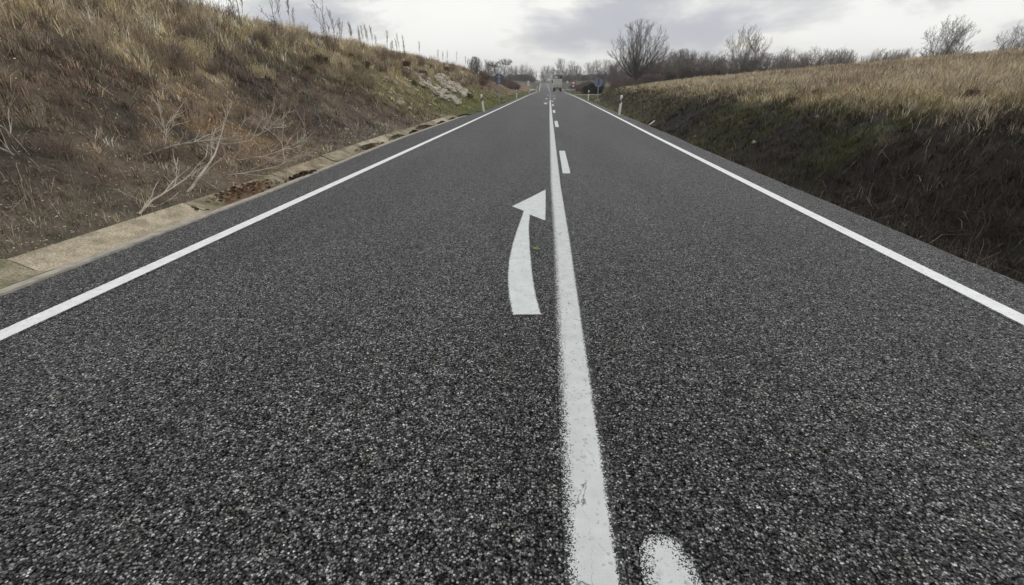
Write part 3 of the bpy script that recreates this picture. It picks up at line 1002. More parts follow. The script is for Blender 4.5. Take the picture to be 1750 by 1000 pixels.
def left_cover():
    x, y, r = polar(170000, 4.6, 190, -80, -1.0)
    s = aL(y) - x
    gut = (y < GUT_END)
    ok = (s > np.where(gut, .78 - .5 * np.clip(fbm(x, y, 1.1, 77, 3), 0, 1), .05)) & (s < 11) & (y > -3)
    t = (s - 1) / 5.2
    n1 = fbm(x, y, .8, 31, 3); n2 = fbm(x, y, 3.0, 32, 3)
    dens = np.clip(.65 + n1 * .8, .1, 1)
    lowbank = (1 - sstep(.25, .5, t)) * (1 - sstep(16, 22, y))
    dens = dens * (1 - .55 * lowbank)
    ok &= rng.random(len(x)) < dens
    x, y, r, s, t = x[ok], y[ok], r[ok], s[ok], t[ok]; n = len(x)
    n1 = fbm(x, y, .8, 31, 3)
    top = sstep(.4, .85, t)
    h = (.09 + .20 * top + .10 * np.clip(n1, 0, 1)) * (.6 + .8 * rng.random(n))
    vg = (1 - sstep(.0, .25, t)) * sstep(24, 30, y)
    h = h * (1 - .6 * vg)
    h *= 1 - .3 * sstep(60, 120, y)
    w = np.maximum(.004, r * .0011) * (.7 + .6 * rng.random(n))
    c = jitter(zone_colour(x, y, n), n, .38)
    o = blades('bank_grass', x, y, h, w, c, lean=.5, lean_dir=(.12, -.05))
    tag(o, 'dry tan and olive grass covering the left cutting', 'grass', kind='stuff')
    def keep(x, y, idx):
        s = aL(y) - x
        t = (s - 1) / 5.2
        low = (1 - sstep(.2, .45, t)) * (1 - sstep(15, 21, y))
        rr = np.random.default_rng(8).random(int(idx.max()) + 1)[idx]
        rk = np.exp(-((y - 31.8) / 2.2) ** 2 - ((x + 8.2) / 1.0) ** 2) + np.exp(-((y - 33.6) / 3) ** 2 - ((x + 7.1) / .9) ** 2) + np.exp(-((y - 40.5) / 3.6) ** 2 - ((x + 7.9) / 1.1) ** 2)
        return (rr > .9 * rk) & (s > np.where(y < GUT_END, .80, .1)) & (s < 9.5) & (y > -3) & (rr > .75 * low)
    def hf(x, y, m):
        t = (aL(y) - x - 1) / 5.2
        vg = (1 - sstep(.0, .25, t)) * sstep(24, 30, y)
        return (.12 + .22 * sstep(.35, .85, t)) * (1 - .6 * vg) * (1 - .3 * sstep(60, 120, y))
    tufts('grass_tufts', 17000, 15, 4.6, 150, -80, -1.0, keep, hf, zone_colour, 'rough tufts of dry grass on the left cutting', .52)
    # litter of dead leaves on the lower bank near the camera
    x, y, r = polar(120000, 4.8, 40, -85, -12)
    s = aL(y) - x
    ok = (s > .12) & ((s > .78) | (rng.random(len(x)) < .22)) & (s < 5.5) & (y > -2)
    n3 = fbm(x, y, 1.2, 33, 3)
    dens = (1 - sstep(15, 27, y + n3 * 6)) * (1 - sstep(2.2, 4.6, s + n3))
    ok &= rng.random(len(x)) < dens
    x, y, r, s = x[ok], y[ok], r[ok], s[ok]; n = len(x)
    sz = np.maximum(.013, r * .0016) * (.6 + .9 * rng.random(n))
    base = zone_colour(x, y, n)
    c = jitter(base, n, .62)
    pale = rng.random(n) < .1
    c[pale] = jitter(np.tile([.42, .34, .24], (pale.sum(), 1)), int(pale.sum()), .2)
    tag(leaves('leaf_litter', x, y, sz, c), 'brown and orange dead leaf litter on the foot of the left bank', 'leaf litter', kind='stuff')
    # fine dead twigs and bramble stems lying on the bank
    x, y, r = polar(42000, 5, 60, -85, -8)
    s = aL(y) - x
    n3 = fbm(x, y, 1.6, 36, 3)
    ok = (s > 1.0) & (s < 6.5) & (y > -2) & (rng.random(len(x)) < (1 - sstep(20, 40, y)) * np.clip(.45 + n3, .05, 1))
    x, y, r = x[ok], y[ok], r[ok]; n = len(x)
    h = .12 + .3 * rng.random(n)
    w = np.maximum(.003, r * .0007)
    base = np.where(rng.random(n)[:, None] < .5, np.array([[.36, .30, .23]]), np.array([[.14, .085, .075]]))
    o = blades('bramble_stems', x, y, h, w, jitter(base, n, .3), lean=1.6, bend=.6, zoff=.02)
    tag(o, 'grey and purplish bramble stems tangled low on the left bank', 'bramble', kind='stuff')


def right_cover():
    x, y, r = polar(190000, 4.4, 150, 2.0, 82)
    s = x - aR(y)
    n1 = fbm(x, y, .9, 41, 3)
    foot = np.maximum(1.0, .095 * y - aR(y) - .6)
    t = (s - foot) / 3.4
    ok = (s > .06) & (t < 1.35) & (y > -3) & ~((y > 88) & (y < 95))
    ok &= rng.random(len(x)) < np.clip(.7 + n1 * .7, .15, 1)
    x, y, r, s, t = x[ok], y[ok], r[ok], s[ok], t[ok]; n = len(x)
    n1 = fbm(x, y, .9, 41, 3)
    h = (.11 + .12 * np.clip(n1, 0, 1) + .12 * sstep(.7, 1.1, t)) * (.6 + .8 * rng.random(n))
    h *= np.where(s < .5, .45, 1) * (1 - .5 * sstep(24, 40, y) * (1 - sstep(.1, .5, t)))
    w = np.maximum(.005, r * .0013) * (.7 + .6 * rng.random(n))
    c = jitter(zone_colour(x, y, n), n, .42)
    spk = rng.random(n) < .012
    c[spk] = np.array([.30, .26, .2])
    o = blades('ditch_vegetation', x, y, h, w, c, lean=.75, bend=.5)
    tag(o, 'dark brown and green undergrowth on the right ditch bank, coloured darker for shade', 'undergrowth', kind='stuff')
    def keepr(x, y, idx):
        s = x - aR(y)
        t = (s - np.maximum(1.0, .095 * y - aR(y) - .6)) / 3.4
        return (s > .1) & (t < 1.3) & (y > -3) & ~((y > 88) & (y < 95))
    def hfr(x, y, m):
        s = x - aR(y)
        t = (s - np.maximum(1.0, .095 * y - aR(y) - .6)) / 3.4
        return (.15 + .10 * sstep(.6, 1.1, t)) * np.where(s < .5, .5, 1) * (1 - .5 * sstep(24, 40, y) * (1 - sstep(.1, .5, t)))
    tufts('ditch_tufts', 13000, 15, 4.4, 130, 2.0, 82, keepr, hfr, zone_colour, 'tangled tufts on the right ditch bank, coloured darker for shade', .42, .0012, .55, 'undergrowth')
    # bare stems standing out of the undergrowth
    x, y, r = polar(26000, 5, 80, 3, 82)
    s_ = x - aR(y)
    ok = (s_ > .5) & (s_ < 6.5) & (y > -2) & (rng.random(len(x)) < .55 + .9 * fbm(x, y, 1.5, 51, 3))
    x, y, r = x[ok], y[ok], r[ok]; n = len(x)
    base = np.where(rng.random(n)[:, None] < .35, np.array([[.17, .14, .11]]), np.array([[.075, .055, .045]]))
    o = blades('bramble_stems', x, y, .18 + .32 * rng.random(n), np.maximum(.003, r * .0007), jitter(base, n, .35), lean=1.1, bend=.7, zoff=.02)
    tag(o, 'brown bramble stems tangled over the right ditch bank', 'bramble', kind='stuff')
    def keepf(x, y, idx):
        s = x - aR(y)
        t = (s - np.maximum(1.0, .095 * y - aR(y) - .6)) / 3.4
        rr = np.random.default_rng(9).random(int(idx.max()) + 1)[idx]
        return (rr < sstep(.55, 1.2, t)) & (s < 70) & ~((y > 82) & (s < 14))
    def cf(x, y, m):
        b = np.where(fbm(x, y, 3.2, 61, 3)[:, None] > .18, np.array([[.34, .26, .18]]), np.array([[.56, .47, .33]]))
        return b
    tufts('straw_tufts', 11000, 13, 9, 140, 3.5, 80, keepf, lambda x, y, m: np.full(m, .24), cf, 'uneven tufts of taller dry grass in the straw field', .25, .0008, .3)
    # straw field
    x, y, r = polar(190000, 10, 190, 3.5, 80)
    s = x - aR(y)
    foot = np.maximum(1.0, .095 * y - aR(y) - .6)
    t = (s - foot) / 3.4
    n1 = fbm(x, y, 1.3, 43, 3)
    ok = (rng.random(len(x)) < sstep(.6, 1.25, t + .35 * n1)) & (s < 75) & ~((y > 82) & (s < 14))
    x, y, r = x[ok], y[ok], r[ok]; n = len(x)
    n2 = fbm(x, y, 4, 44, 3)
    h = (.19 + .08 * n2) * (.5 + .7 * rng.random(n))
    w = np.maximum(.003, r * .0006) * (.7 + .6 * rng.random(n))
    base = np.array([[.60, .505, .365]]) * (1 + .35 * n2[:, None])
    mix = rng.random(n) < .22
    base = np.where(mix[:, None], np.array([[.30, .22, .155]]), base)
    o = blades('straw_grass', x, y, h, w, jitter(base, n, .25), lean=.35)
    tag(o, 'pale straw coloured grass of the field above the right ditch', 'grass', kind='stuff')
    # pale field and verge on the far left
    x, y, r = polar(50000, 60, 230, -9, -1.3)
    s = aL(y) - x
    ok = (s > 4) & (s < 26)
    x, y, r = x[ok], y[ok], r[ok]; n = len(x)
    h = .22 * (.5 + .8 * rng.random(n)); w = r * .0011
    base = np.tile([.44, .34, .25], (n, 1))
    o = blades('straw_grass', x, y, h, w, jitter(base, n, .25), lean=.35)
    tag(o, 'pale pinkish dry grass of the far field on the left beyond the bank', 'grass', kind='stuff')


left_cover()
right_cover()


# ------------------------------------------------------------------ woody plants
def seg_mesh(name, segs, mat, col, sides=4, cvar=.15):
    """segs: list of (p0, p1, r0, r1) -> one mesh of tapered prisms"""
    A = np.array([[*s[0], *s[1], s[2], s[3]] for s in segs], float)
    n = len(A)
    p0, p1, r0, r1 = A[:, :3], A[:, 3:6], A[:, 6], A[:, 7]
    d = p1 - p0
    ln = np.linalg.norm(d, axis=1)[:, None] + 1e-9
    d = d / ln
    p1 = p1 + d * (r1[:, None] * .6)
    ref = np.where(np.abs(d[:, :1]) < .8, np.array([[1., 0, 0]]), np.array([[0, 1., 0]]))
    u = np.cross(d, ref); u /= np.linalg.norm(u, axis=1)[:, None]
    w = np.cross(d, u)
    V = np.empty((n, 2 * sides, 3))
    for k in range(sides):
        a = 2 * PI * k / sides
        dirn = u * math.cos(a) + w * math.sin(a)
        V[:, k] = p0 + dirn * r0[:, None]
        V[:, sides + k] = p1 + dirn * r1[:, None]
    base = (np.arange(n) * 2 * sides)[:, None]
    q = []
    for k in range(sides):
        k2 = (k + 1) % sides
        q.append(base + [[k, k2, sides + k2, sides + k]])
    loops = np.stack(q, 1).reshape(-1)
    c = np.array(col)[None] * (1 + cvar * rng.normal(0, 1, (n, 1)))
    c = np.repeat(np.clip(c, .01, .9)[:, None, :], 2 * sides, 1).reshape(-1, 3)
    return mesh_np(name, V.reshape(-1, 3), loops, np.full(n * sides, 4), mat, c, smooth=sides > 5)


def grow(out, p, d, length, r, level, maxlev, env=None, kids=(6, 6, 5, 4), spread=.75, up=.25, wob=.18, nseg=4, shrink=.52):
    p = Vector(p); d = Vector(d).normalized()
    step = length / nseg
    r0 = r
    for i in range(nseg):
        nd = (d + Vector((random.gauss(0, wob), random.gauss(0, wob), random.gauss(0, wob) + up * .35))).normalized()
        q = p + nd * step
        if env and not env(q): 
            if level > 0: return
        r1 = r * (1 - .75 * (i + 1) / nseg)
        out.append((tuple(p), tuple(q), r0, r1, level))
        if level < maxlev:
            k = kids[min(level, len(kids) - 1)]
            cnt = k / nseg
            cnt = int(cnt) + (random.random() < cnt - int(cnt))
            if i == nseg - 1: cnt += 1
            for _ in range(cnt):
                ax = Vector((random.gauss(0, 1), random.gauss(0, 1), random.gauss(0, 1)))
                sd = (nd + ax.normalized() * spread * random.uniform(.5, 1.2) + Vector((0, 0, up * .5))).normalized()
                st = p.lerp(q, random.random())
                grow(out, st, sd, length * shrink * random.uniform(.7, 1.25), max(r1 * .75, .006), level + 1, maxlev, env, kids, spread, up, wob, max(2, nseg - 1), shrink)
        p, d, r0 = q, nd, r1


def tree_meshes(limbs, maxlev, trunk_h, trunk_r, env, kids, colt, colc, limb_len, spread=.7, up=.3, wob=.16, angs=(8, 55), rmin=.012, shrink=.52):
    out = []
    tp = Vector((0, 0, 0)); trunk = []
    top = Vector((random.uniform(-.1, .1), random.uniform(-.1, .1), trunk_h))
    for i in range(3):
        a = tp.lerp(top, i / 3); b = tp.lerp(top, (i + 1) / 3)
        trunk.append((tuple(a), tuple(b), trunk_r * (1.35 - .18 * i), trunk_r * (1.35 - .18 * (i + 1)), 0))
    for k in range(limbs):
        az = 2 * PI * (k + random.uniform(-.3, .3)) / limbs * 1.618 * 2
        an = math.radians(angs[0] + (angs[1] - angs[0]) * (k / max(1, limbs - 1)) + random.uniform(-5, 5))
        d = Vector((math.sin(an) * math.cos(az), math.sin(an) * math.sin(az), math.cos(an)))
        st = Vector((0, 0, trunk_h * random.uniform(.55, 1.0)))
        grow(out, st, d, limb_len * random.uniform(.85, 1.1) * (1 - .12 * an), trunk_r * random.uniform(.38, .6), 0, maxlev, env, kids, spread, up, wob, 6, shrink)
    out = [(a, b, max(r0, rmin), max(r1, rmin * .8), l) for a, b, r0, r1, l in out]
    trunk += [s for s in out if s[4] == 0]
    crown = [s for s in out if s[4] > 0]
    return (seg_mesh('trunk', trunk, M['bark'], colt, 7), seg_mesh('crown', crown, M['bark'], colc, 3, .2))


def place_tree(name, meshes, x, y, s=1.0, rz=0.0, label='', cat='tree', group=None, sz=None, z=None):
    o = empty(name, (x, y, (G(x, y) if z is None else z) - .08), rz)
    o.scale = (s, s, sz or s)
    for nm, me in zip(('trunk', 'crown'), meshes):
        link(nm, me, o)
    return tag(o, label, cat, group)


def ell(cz, rx, rz_):
    return lambda q: (q.x ** 2 + q.y ** 2) / rx ** 2 + ((q.z - cz) / rz_) ** 2 < 1


BARK_D = (.085, .075, .066); BARK_G = (.19, .17, .155); TWIG_G = (.20, .175, .155); TWIG_B = (.15, .115, .095)
# the big fan-shaped tree
bt = tree_meshes(20, 4, 1.5, .22, ell(6.9, 6.9, 7.4), (7, 5, 4, 3), BARK_D, (.13, .112, .10), 9.8, spread=.62, up=.16, wob=.085, angs=(3, 76), rmin=.009, shrink=.43)
place_tree('bare_tree', bt, 18.3, 110, 1.0, .4, 'tall bare tree with wide fan-shaped crown on the right skyline', 'tree', sz=.88)
md = tree_meshes(8, 3, 1.0, .10, ell(3.4, 3.2, 4.4), (6, 5, 4), BARK_G, TWIG_G, 5.0, up=.3, angs=(8, 62), rmin=.010)
place_tree('bare_tree', md, 13.4, 112, 1.0, 1.0, 'small grey leafless tree left of the tall fan-shaped tree', 'tree', sz=.8)
place_tree('bare_tree', md, 14.6, 118, .9, 3.3, 'second small grey leafless tree, close against the left side of the fan-shaped tree', 'tree', sz=.7)
place_tree('bare_tree', md, 11.8, 122, .62, 2.2, 'thin pale sapling at the left end of the right-hand trees', 'tree')
# trees on the left skyline
lt = tree_meshes(9, 3, .8, .13, ell(2.7, 2.1, 3.3), (6, 6, 4), BARK_G, (.17, .15, .14), 4.6, up=.5, angs=(5, 46), rmin=.009)
place_tree('bare_tree', lt, -12.7, 85, .80, .3, 'rounded twiggy bare tree on the left skyline behind reddish scrub', 'tree', sz=.56)


def umbrella_tree():
    out = []; trunk = []
    heads = []
    for (bx, hx, hz) in ((-.5, -1.6, 4.6), (.7, 1.2, 5.1)):
        p = Vector((bx * .3, 0, 0)); pts = [p, Vector((bx, .1, 1.6)), Vector((hx * .8, 0, 3.2)), Vector((hx, 0, hz - .6))]
        for i in range(3): trunk.append((tuple(pts[i]), tuple(pts[i + 1]), .13 - .025 * i, .105 - .025 * i, 0))
        env = lambda q, hx=hx, hz=hz: ((q.x - hx) / 1.75) ** 2 + (q.y / 1.6) ** 2 + ((q.z - hz) / .95) ** 2 < 1
        for k in range(9):
            a = 2 * PI * k / 9
            grow(out, (hx, 0, hz - .6), (math.cos(a), math.sin(a), .55), 2.0, .05, 0, 2, env, (8, 10, 6), .8, .2, .2, 4, .5)
    out = [(a, b, max(r0 * .6, .012), max(r1 * .6, .010), l) for a, b, r0, r1, l in out]
    return (seg_mesh('trunk', trunk, M['bark'], BARK_G, 6), seg_mesh('crown', out, M['bark'], (.17, .17, .14), 3, .2))


place_tree('bare_tree', umbrella_tree(), -11.8, 120, 1.0, 0, 'slender tree with two flat tufted crowns behind the left round sign', 'tree')
place_tree('bare_tree', md, -14.6, 118, .7, 2.0, 'faint thin tree left of the tree with two tufted crowns', 'tree')

# wood behind the right field: several mesh variants, many trees
VAR = []
for k in range(5):
    rr = random.uniform(2.3, 3.0)
    VAR.append(tree_meshes(8, 3, .6, .075, ell(3.0, rr + .5, 4.6), (6, 5, 4), (.17, .15, .13), [(.20, .17, .145), (.22, .20, .175), (.16, .135, .115), (.25, .22, .20), (.19, .145, .13)][k], 4.6, up=.25, wob=.2, angs=(5, 75), rmin=.011))
GW = 'bare trees of the wood behind the right field'
LW = 'bare grey-brown tree massed in the wood behind the straw field'
k = 0
for (ya, xa, xb, st, s0, s1) in ((118, 22, 62, 2.1, .62, .85), (132, 20, 90, 2.6, .75, 1.0), (150, 18, 130, 3.2, .85, 1.2), (172, 24, 170, 4.2, 1.0, 1.4), (60, 66, 95, 4.0, .7, 1.0), (84, 58, 110, 4.0, .7, 1.0)):
    x = xa
    while x < xb:
        yy = ya + random.uniform(-4, 4)
        xx = x + random.uniform(-.8, .8)
        place_tree('wood_tree', VAR[random.randrange(5)], xx, yy, random.uniform(s0, s1) * (1 + .15 * math.sin(xx * .23)), random.uniform(0, 6.28), LW, 'tree', GW)
        x += st * random.uniform(.75, 1.3)
        k += 1
place_tree('bare_tree', lt, 42.2, 168, 1.75, 1.2, 'thin pale tree rising above the wood, right of the fan-shaped tree', 'tree')
place_tree('bare_tree', VAR[2], 42.5, 118, 1.55, .6, 'dark dense bare tree at the right end of the wood', 'tree')
place_tree('bare_tree', VAR[2], 46.0, 120, 1.35, 2.6, 'second dark tree just right of the dense one at the end of the wood', 'tree')

# distant tree line across the head of the valley
LF = 'hazy far tree on the skyline beyond the rising road'
GF = 'far trees on the skyline beyond the road'
for kk in range(72):
    a = -0.30 + .62 * kk / 72 + random.uniform(-.004, .004)
    R = random.uniform(330, 470)
    xx, yy = math.sin(a) * R, math.cos(a) * R
    if abs(xx - float(cx(yy))) < 8 and yy < 440: yy += 120; xx += 3
    place_tree('far_tree', VAR[random.randrange(5)], xx, yy, random.uniform(1.2, 2.1), random.uniform(0, 6.28), LF, 'tree', GF)


# ------------------------------------------------------------------ shrubs
def shrub_mesh(name, rx, rz_, nst, col, leafy=0, lcol=(.08, .09, .04), lsz=.05, up=.3):
    out = []
    env = ell(rz_ * .45, rx, rz_ * .8)
    for k in range(nst):
        az = random.uniform(0, 6.28); an = random.uniform(.1, 1.25)
        grow(out, (random.gauss(0, rx * .2), random.gauss(0, rx * .2), 0), (math.sin(an) * math.cos(az), math.sin(an) * math.sin(az), math.cos(an)),
             rz_ * 1.1, .018, 0, 2, env, (6, 4), .7, up, .2, 4, .5)
    out = [(a, b, max(r0 * .6, .006), max(r1 * .6, .005), l) for a, b, r0, r1, l in out]
    wood = seg_mesh('stems', out, M['bark'], col, 3, .25)
    fol = None
    if leafy:
        pts = np.array([s[1] for s in out if s[4] > 0])
        idx = rng.integers(0, len(pts), leafy)
        P = pts[idx] + rng.normal(0, .05, (leafy, 3))
        P[:, 2] = np.maximum(P[:, 2], .02)
        a = rng.normal(0, 1, (leafy, 3)); a /= np.linalg.norm(a, axis=1)[:, None]
        b = rng.normal(0, 1, (leafy, 3)); b -= a * np.sum(a * b, 1)[:, None]; b /= np.linalg.norm(b, axis=1)[:, None]
        sz = lsz * (.6 + .8 * rng.random(leafy))[:, None]
        V = np.stack([P - a * sz, P + b * sz * .5, P + a * sz, P - b * sz * .5], 1)
        c = np.repeat(jitter(np.tile(lcol, (leafy, 1)), leafy, .35)[:, None], 4, 1).reshape(-1, 3)
        fol = mesh_np('foliage', V.reshape(-1, 3), np.arange(leafy * 4), np.full(leafy, 4), M['leaf'], c)
    return wood, fol


def place_shrub(name, ms, x, y, s, label, cat='shrub', group=None, sz=None, rz=None):
    o = empty(name, (x, y, G(x, y) - .03), random.uniform(0, 6.28) if rz is None else rz)
    o.scale = (s, s, sz or s)
    link('stems', ms[0], o)
    if ms[1]: link('foliage', ms[1], o)
    return tag(o, label, cat, group)


def brush_mesh(n, rad, hgt, col):
    segs = []
    for k in range(n):
        a = random.uniform(0, 6.28); q = rad * math.sqrt(random.random()) * .55
        p = Vector((math.cos(a) * q, math.sin(a) * q, 0))
        d = Vector((math.cos(a) * random.uniform(0, .5), math.sin(a) * random.uniform(0, .5), 1)).normalized()
        hh = hgt * random.uniform(.45, 1.1)
        for i in range(4):
            d = (d + Vector((random.gauss(0, .12), random.gauss(0, .12), .02))).normalized()
            q2 = p + d * hh / 4
            segs.append((tuple(p), tuple(q2), .006 - i * .001, .005 - i * .001))
            if i > 0:
                for _ in range(2):
                    t = (d + Vector((random.gauss(0, .5), random.gauss(0, .5), .2))).normalized()
                    segs.append((tuple(q2), tuple(q2 + t * hh * random.uniform(.08, .2)), .003, .002))
            p = q2
    return seg_mesh('stems', segs, M['bark'], col, 3, .3), None


S_pink = brush_mesh(85, .75, .62, (.42, .34, .25))
S_tan = brush_mesh(110, .6, .5, (.58, .49, .31))
S_brown = brush_mesh(110, .55, .5, (.25, .195, .15))
S_green = shrub_mesh('a', .5, .42, 22, (.17, .15, .09), 1300, (.125, .115, .05), .022)
S_dark = shrub_mesh('a', .5, .45, 24, (.14, .10, .075), 700, (.11, .085, .055), .022)
S_red = shrub_mesh('a', 1.2, 1.3, 40, (.20, .145, .13), 900, (.17, .12, .105), .04, .45)
S_ever = shrub_mesh('a', 1.0, 1.4, 30, (.05, .045, .03), 5200, (.035, .045, .022), .085)
# dark tussocks and low bushes on the left bank: (x, y, scale, mesh, label)
for (x, y, s, ms, lb) in [
    (-9.6, 20.2, .62, S_green, 'dark green rounded bush high on the left bank, nearest the frame edge'),
    (-9.7, 22.3, .9, S_brown, 'brown bush high on the left bank right of the dark green one'),
    (-9.5, 23.9, .5, S_green, 'olive bush in the straw just below the left skyline'),
    (-9.0, 24.4, .62, S_dark, 'small round dark red-brown bush on the upper left bank'),
    (-8.9, 19.2, .9, S_dark, 'dark bush halfway up the left bank under the bare sapling'),
    (-8.8, 20.9, .6, S_green, 'low green bush halfway up the left bank'),
    (-8.4, 17.2, .6, S_green, 'wide olive bush in the middle of the nearer left bank'),
    (-9.1, 31.5, .9, S_dark, 'dark bush below the skyline stalks, above the loose stones'),
    (-8.6, 33.8, .95, S_dark, 'dark brown bush above the limestone outcrop'),
    (-7.9, 29.0, .62, S_green, 'small dark green bush left of the limestone outcrop'),
    (-6.7, 40.8, .9, S_green, 'dark green bush at the foot of the limestone outcrop'),
    (-9.8, 41.0, .8, S_green, 'flat green bush on the skyline beyond the stalks'),
    (-9.9, 47.5, .9, S_dark, 'dark bush on the far left skyline')]:
    place_shrub('bush', ms, x, y, s, lb)
for j in range(190):
    x = -random.uniform(8.0, 11.1); y = 9 + 60 * random.random() ** 1.3
    place_shrub('brush_clump', [S_pink, S_brown, S_tan, S_brown][j % 4], x, y, random.uniform(.55, 1.1), ['pinkish brown leafless clump of upright brush on the upper left bank', 'dark brown clump of upright brush on the upper left bank', 'pale straw coloured clump of brush on the upper left bank', 'dark brown clump of upright brush on the upper left bank'][j % 4], 'shrub', 'brush clumps on the upper left bank')
for j in range(60):
    x = -random.uniform(6.2, 8.8); y = random.uniform(5, 24)
    place_shrub('bramble_clump', [S_brown, S_pink][j % 2], x, y, random.uniform(.35, .65), 'low tangled bramble clump on the lower left bank near the camera', 'shrub', 'bramble clumps on the lower left bank')
for j, (x, y, s) in enumerate([(-8.8, 52, 1.2), (-9.0, 57, 1.3), (-8.3, 61, 1.2), (-9.3, 64, 1.4), (-8.4, 68, 1.3), (-9.8, 72, 1.4), (-8.8, 76, 1.3), (-9.9, 82, 1.3), (-10.8, 88, 1.2), (-10.2, 60, 1.2), (-10.6, 66, 1.3), (-9.2, 70, 1.4), (-9.4, 88, 1.2)]):
    place_shrub('russet_shrub', [S_pink, S_brown, S_red][j % 3], x, y, s * [.85, .9, .6][j % 3], 'russet leafless shrub on the far end of the left bank', 'shrub', 'russet shrubs at the far end of the left bank')
for j in range(16):
    place_shrub('red_scrub', S_red, -9.5 - j * .55 + random.uniform(-.3, .3), 138 + random.uniform(-6, 10), random.uniform(1.1, 1.5), 'dark red scrub at the back of the far left field', 'shrub', 'red scrub behind the far left field')
for j in range(14):
    place_shrub('red_scrub', [S_red, S_red][j % 2], 12.2 + j * .75 + random.uniform(-.3, .3), 104 + random.uniform(-5, 6), random.uniform(.9, 1.35), 'dark reddish scrub under the fan-shaped tree', 'shrub', 'reddish scrub under the tall tree')
for j in range(18):
    place_shrub('roadside_scrub', [S_red, S_pink, S_dark][j % 3], 7.2 + j * .35 + random.uniform(-.3, .3), 150 - j * 1.2 + random.uniform(-5, 5), random.uniform(1.2, 1.9), 'purplish brown scrub right of the road near the crest', 'shrub', 'scrub right of the road near the crest')
for (x, y, s, lb) in [(8.4, 102, 1.25, 'dark evergreen bush beside the farm turning, left one'), (9.6, 103, 1.35, 'dark evergreen bush beside the farm turning, behind the round sign'), (7.3, 104, 1.0, 'low dark bush at the left end of the evergreen clump')]:
    place_shrub('evergreen_bush', S_ever, x, y, s * .95, lb)
for j in range(22):
    a = random.uniform(.10, .8); rr = random.uniform(12, 55)
    x = 5.4 + (random.uniform(1.2, 4.0)); y = random.uniform(6, 55)
    place_shrub('ditch_bush', [S_dark, S_brown, S_dark][j % 3], x, y, random.uniform(.3, .55), 'low dark brown bush on the right ditch bank', 'shrub', 'low bushes on the right ditch bank')

# dense leafless thicket under the woods
S_under = shrub_mesh('a', 1.8, 1.5, 46, (.15, .125, .105), 2600, (.125, .105, .085), .075, .4)
for (ya, xa, xb) in ((114, 20, 64), (128, 22, 95), (60, 64, 95), (84, 57, 112)):
    x = xa
    while x < xb:
        place_shrub('thicket', S_under, x, ya + random.uniform(-3, 3), random.uniform(1.0, 1.5), 'grey-brown thicket at the foot of the wood behind the straw field', 'shrub', 'thicket along the foot of the wood')
        x += random.uniform(2.2, 3.6)
for kk in range(90):
    a = -0.32 + .66 * kk / 90
    R_ = random.uniform(335, 420)
    xx, yy = math.sin(a) * R_, math.cos(a) * R_
    if abs(xx - float(cx(yy))) < 9: continue
    place_shrub('far_thicket', S_under, xx, yy, random.uniform(2.2, 3.0), 'grey-green thicket under the far trees on the skyline', 'shrub', 'far thicket on the skyline', sz=random.uniform(1.8, 2.6))

# sapling and skyline stalks on the left
sap = []
grow(sap, (0, 0, 0), (.03, 0, 1), 2.15, .03, 0, 3, None, (9, 4, 3), .85, .12, .07, 8, .33)
sap = [(a, b, max(r0 * .8, .007), max(r1 * .8, .005), l) for a, b, r0, r1, l in sap]


def split_tree(segs, ct, cc):
    return (seg_mesh('trunk', [s for s in segs if s[4] == 0], M['bark'], ct, 6), seg_mesh('crown', [s for s in segs if s[4] > 0], M['bark'], cc, 3))


sapm = split_tree(sap, (.17, .145, .12), (.19, .16, .13))
place_tree('bare_sapling', sapm, -9.6, 21.6, .82, 0, 'tallest bare forked sapling standing on the left bank against the sky', 'sapling')
place_tree('bare_sapling', sapm, -10.4, 19.2, .68, 2, 'bare twiggy sapling at the left end of the skyline', 'sapling')
place_tree('bare_sapling', sapm, -10.3, 24.3, .5, 4, 'short branching sapling just right of the tallest one', 'sapling')
place_tree('bare_sapling', sapm, -10.2, 16.6, .8, 1, 'bare sapling on the near left bank beyond the stalks', 'sapling')


def stalk_mesh():
    segs = []; p = Vector((0, 0, 0)); d = Vector((random.gauss(0, .06), random.gauss(0, .06), 1))
    n = 7
    for i in range(n):
        q = p + d.normalized() * .17; d += Vector((random.gauss(0, .05), random.gauss(0, .05), 0))
        segs.append((tuple(p), tuple(q), .007, .006)); p = q
    stem = list(segs)
    for j in range(26):
        z = .55 + .62 * random.random()
        i = min(int(z / .17), n - 1)
        st = Vector(stem[i][0]).lerp(Vector(stem[i][1]), random.random())
        a = random.uniform(0, 6.28)
        l = .15 * (1.3 - abs(z - .9))
        segs.append((tuple(st), tuple(st + Vector((math.cos(a) * l * .45, math.sin(a) * l * .45, l))), .004, .006))
    return seg_mesh('stalk', segs, M['bark'], (.21, .18, .15), 4)


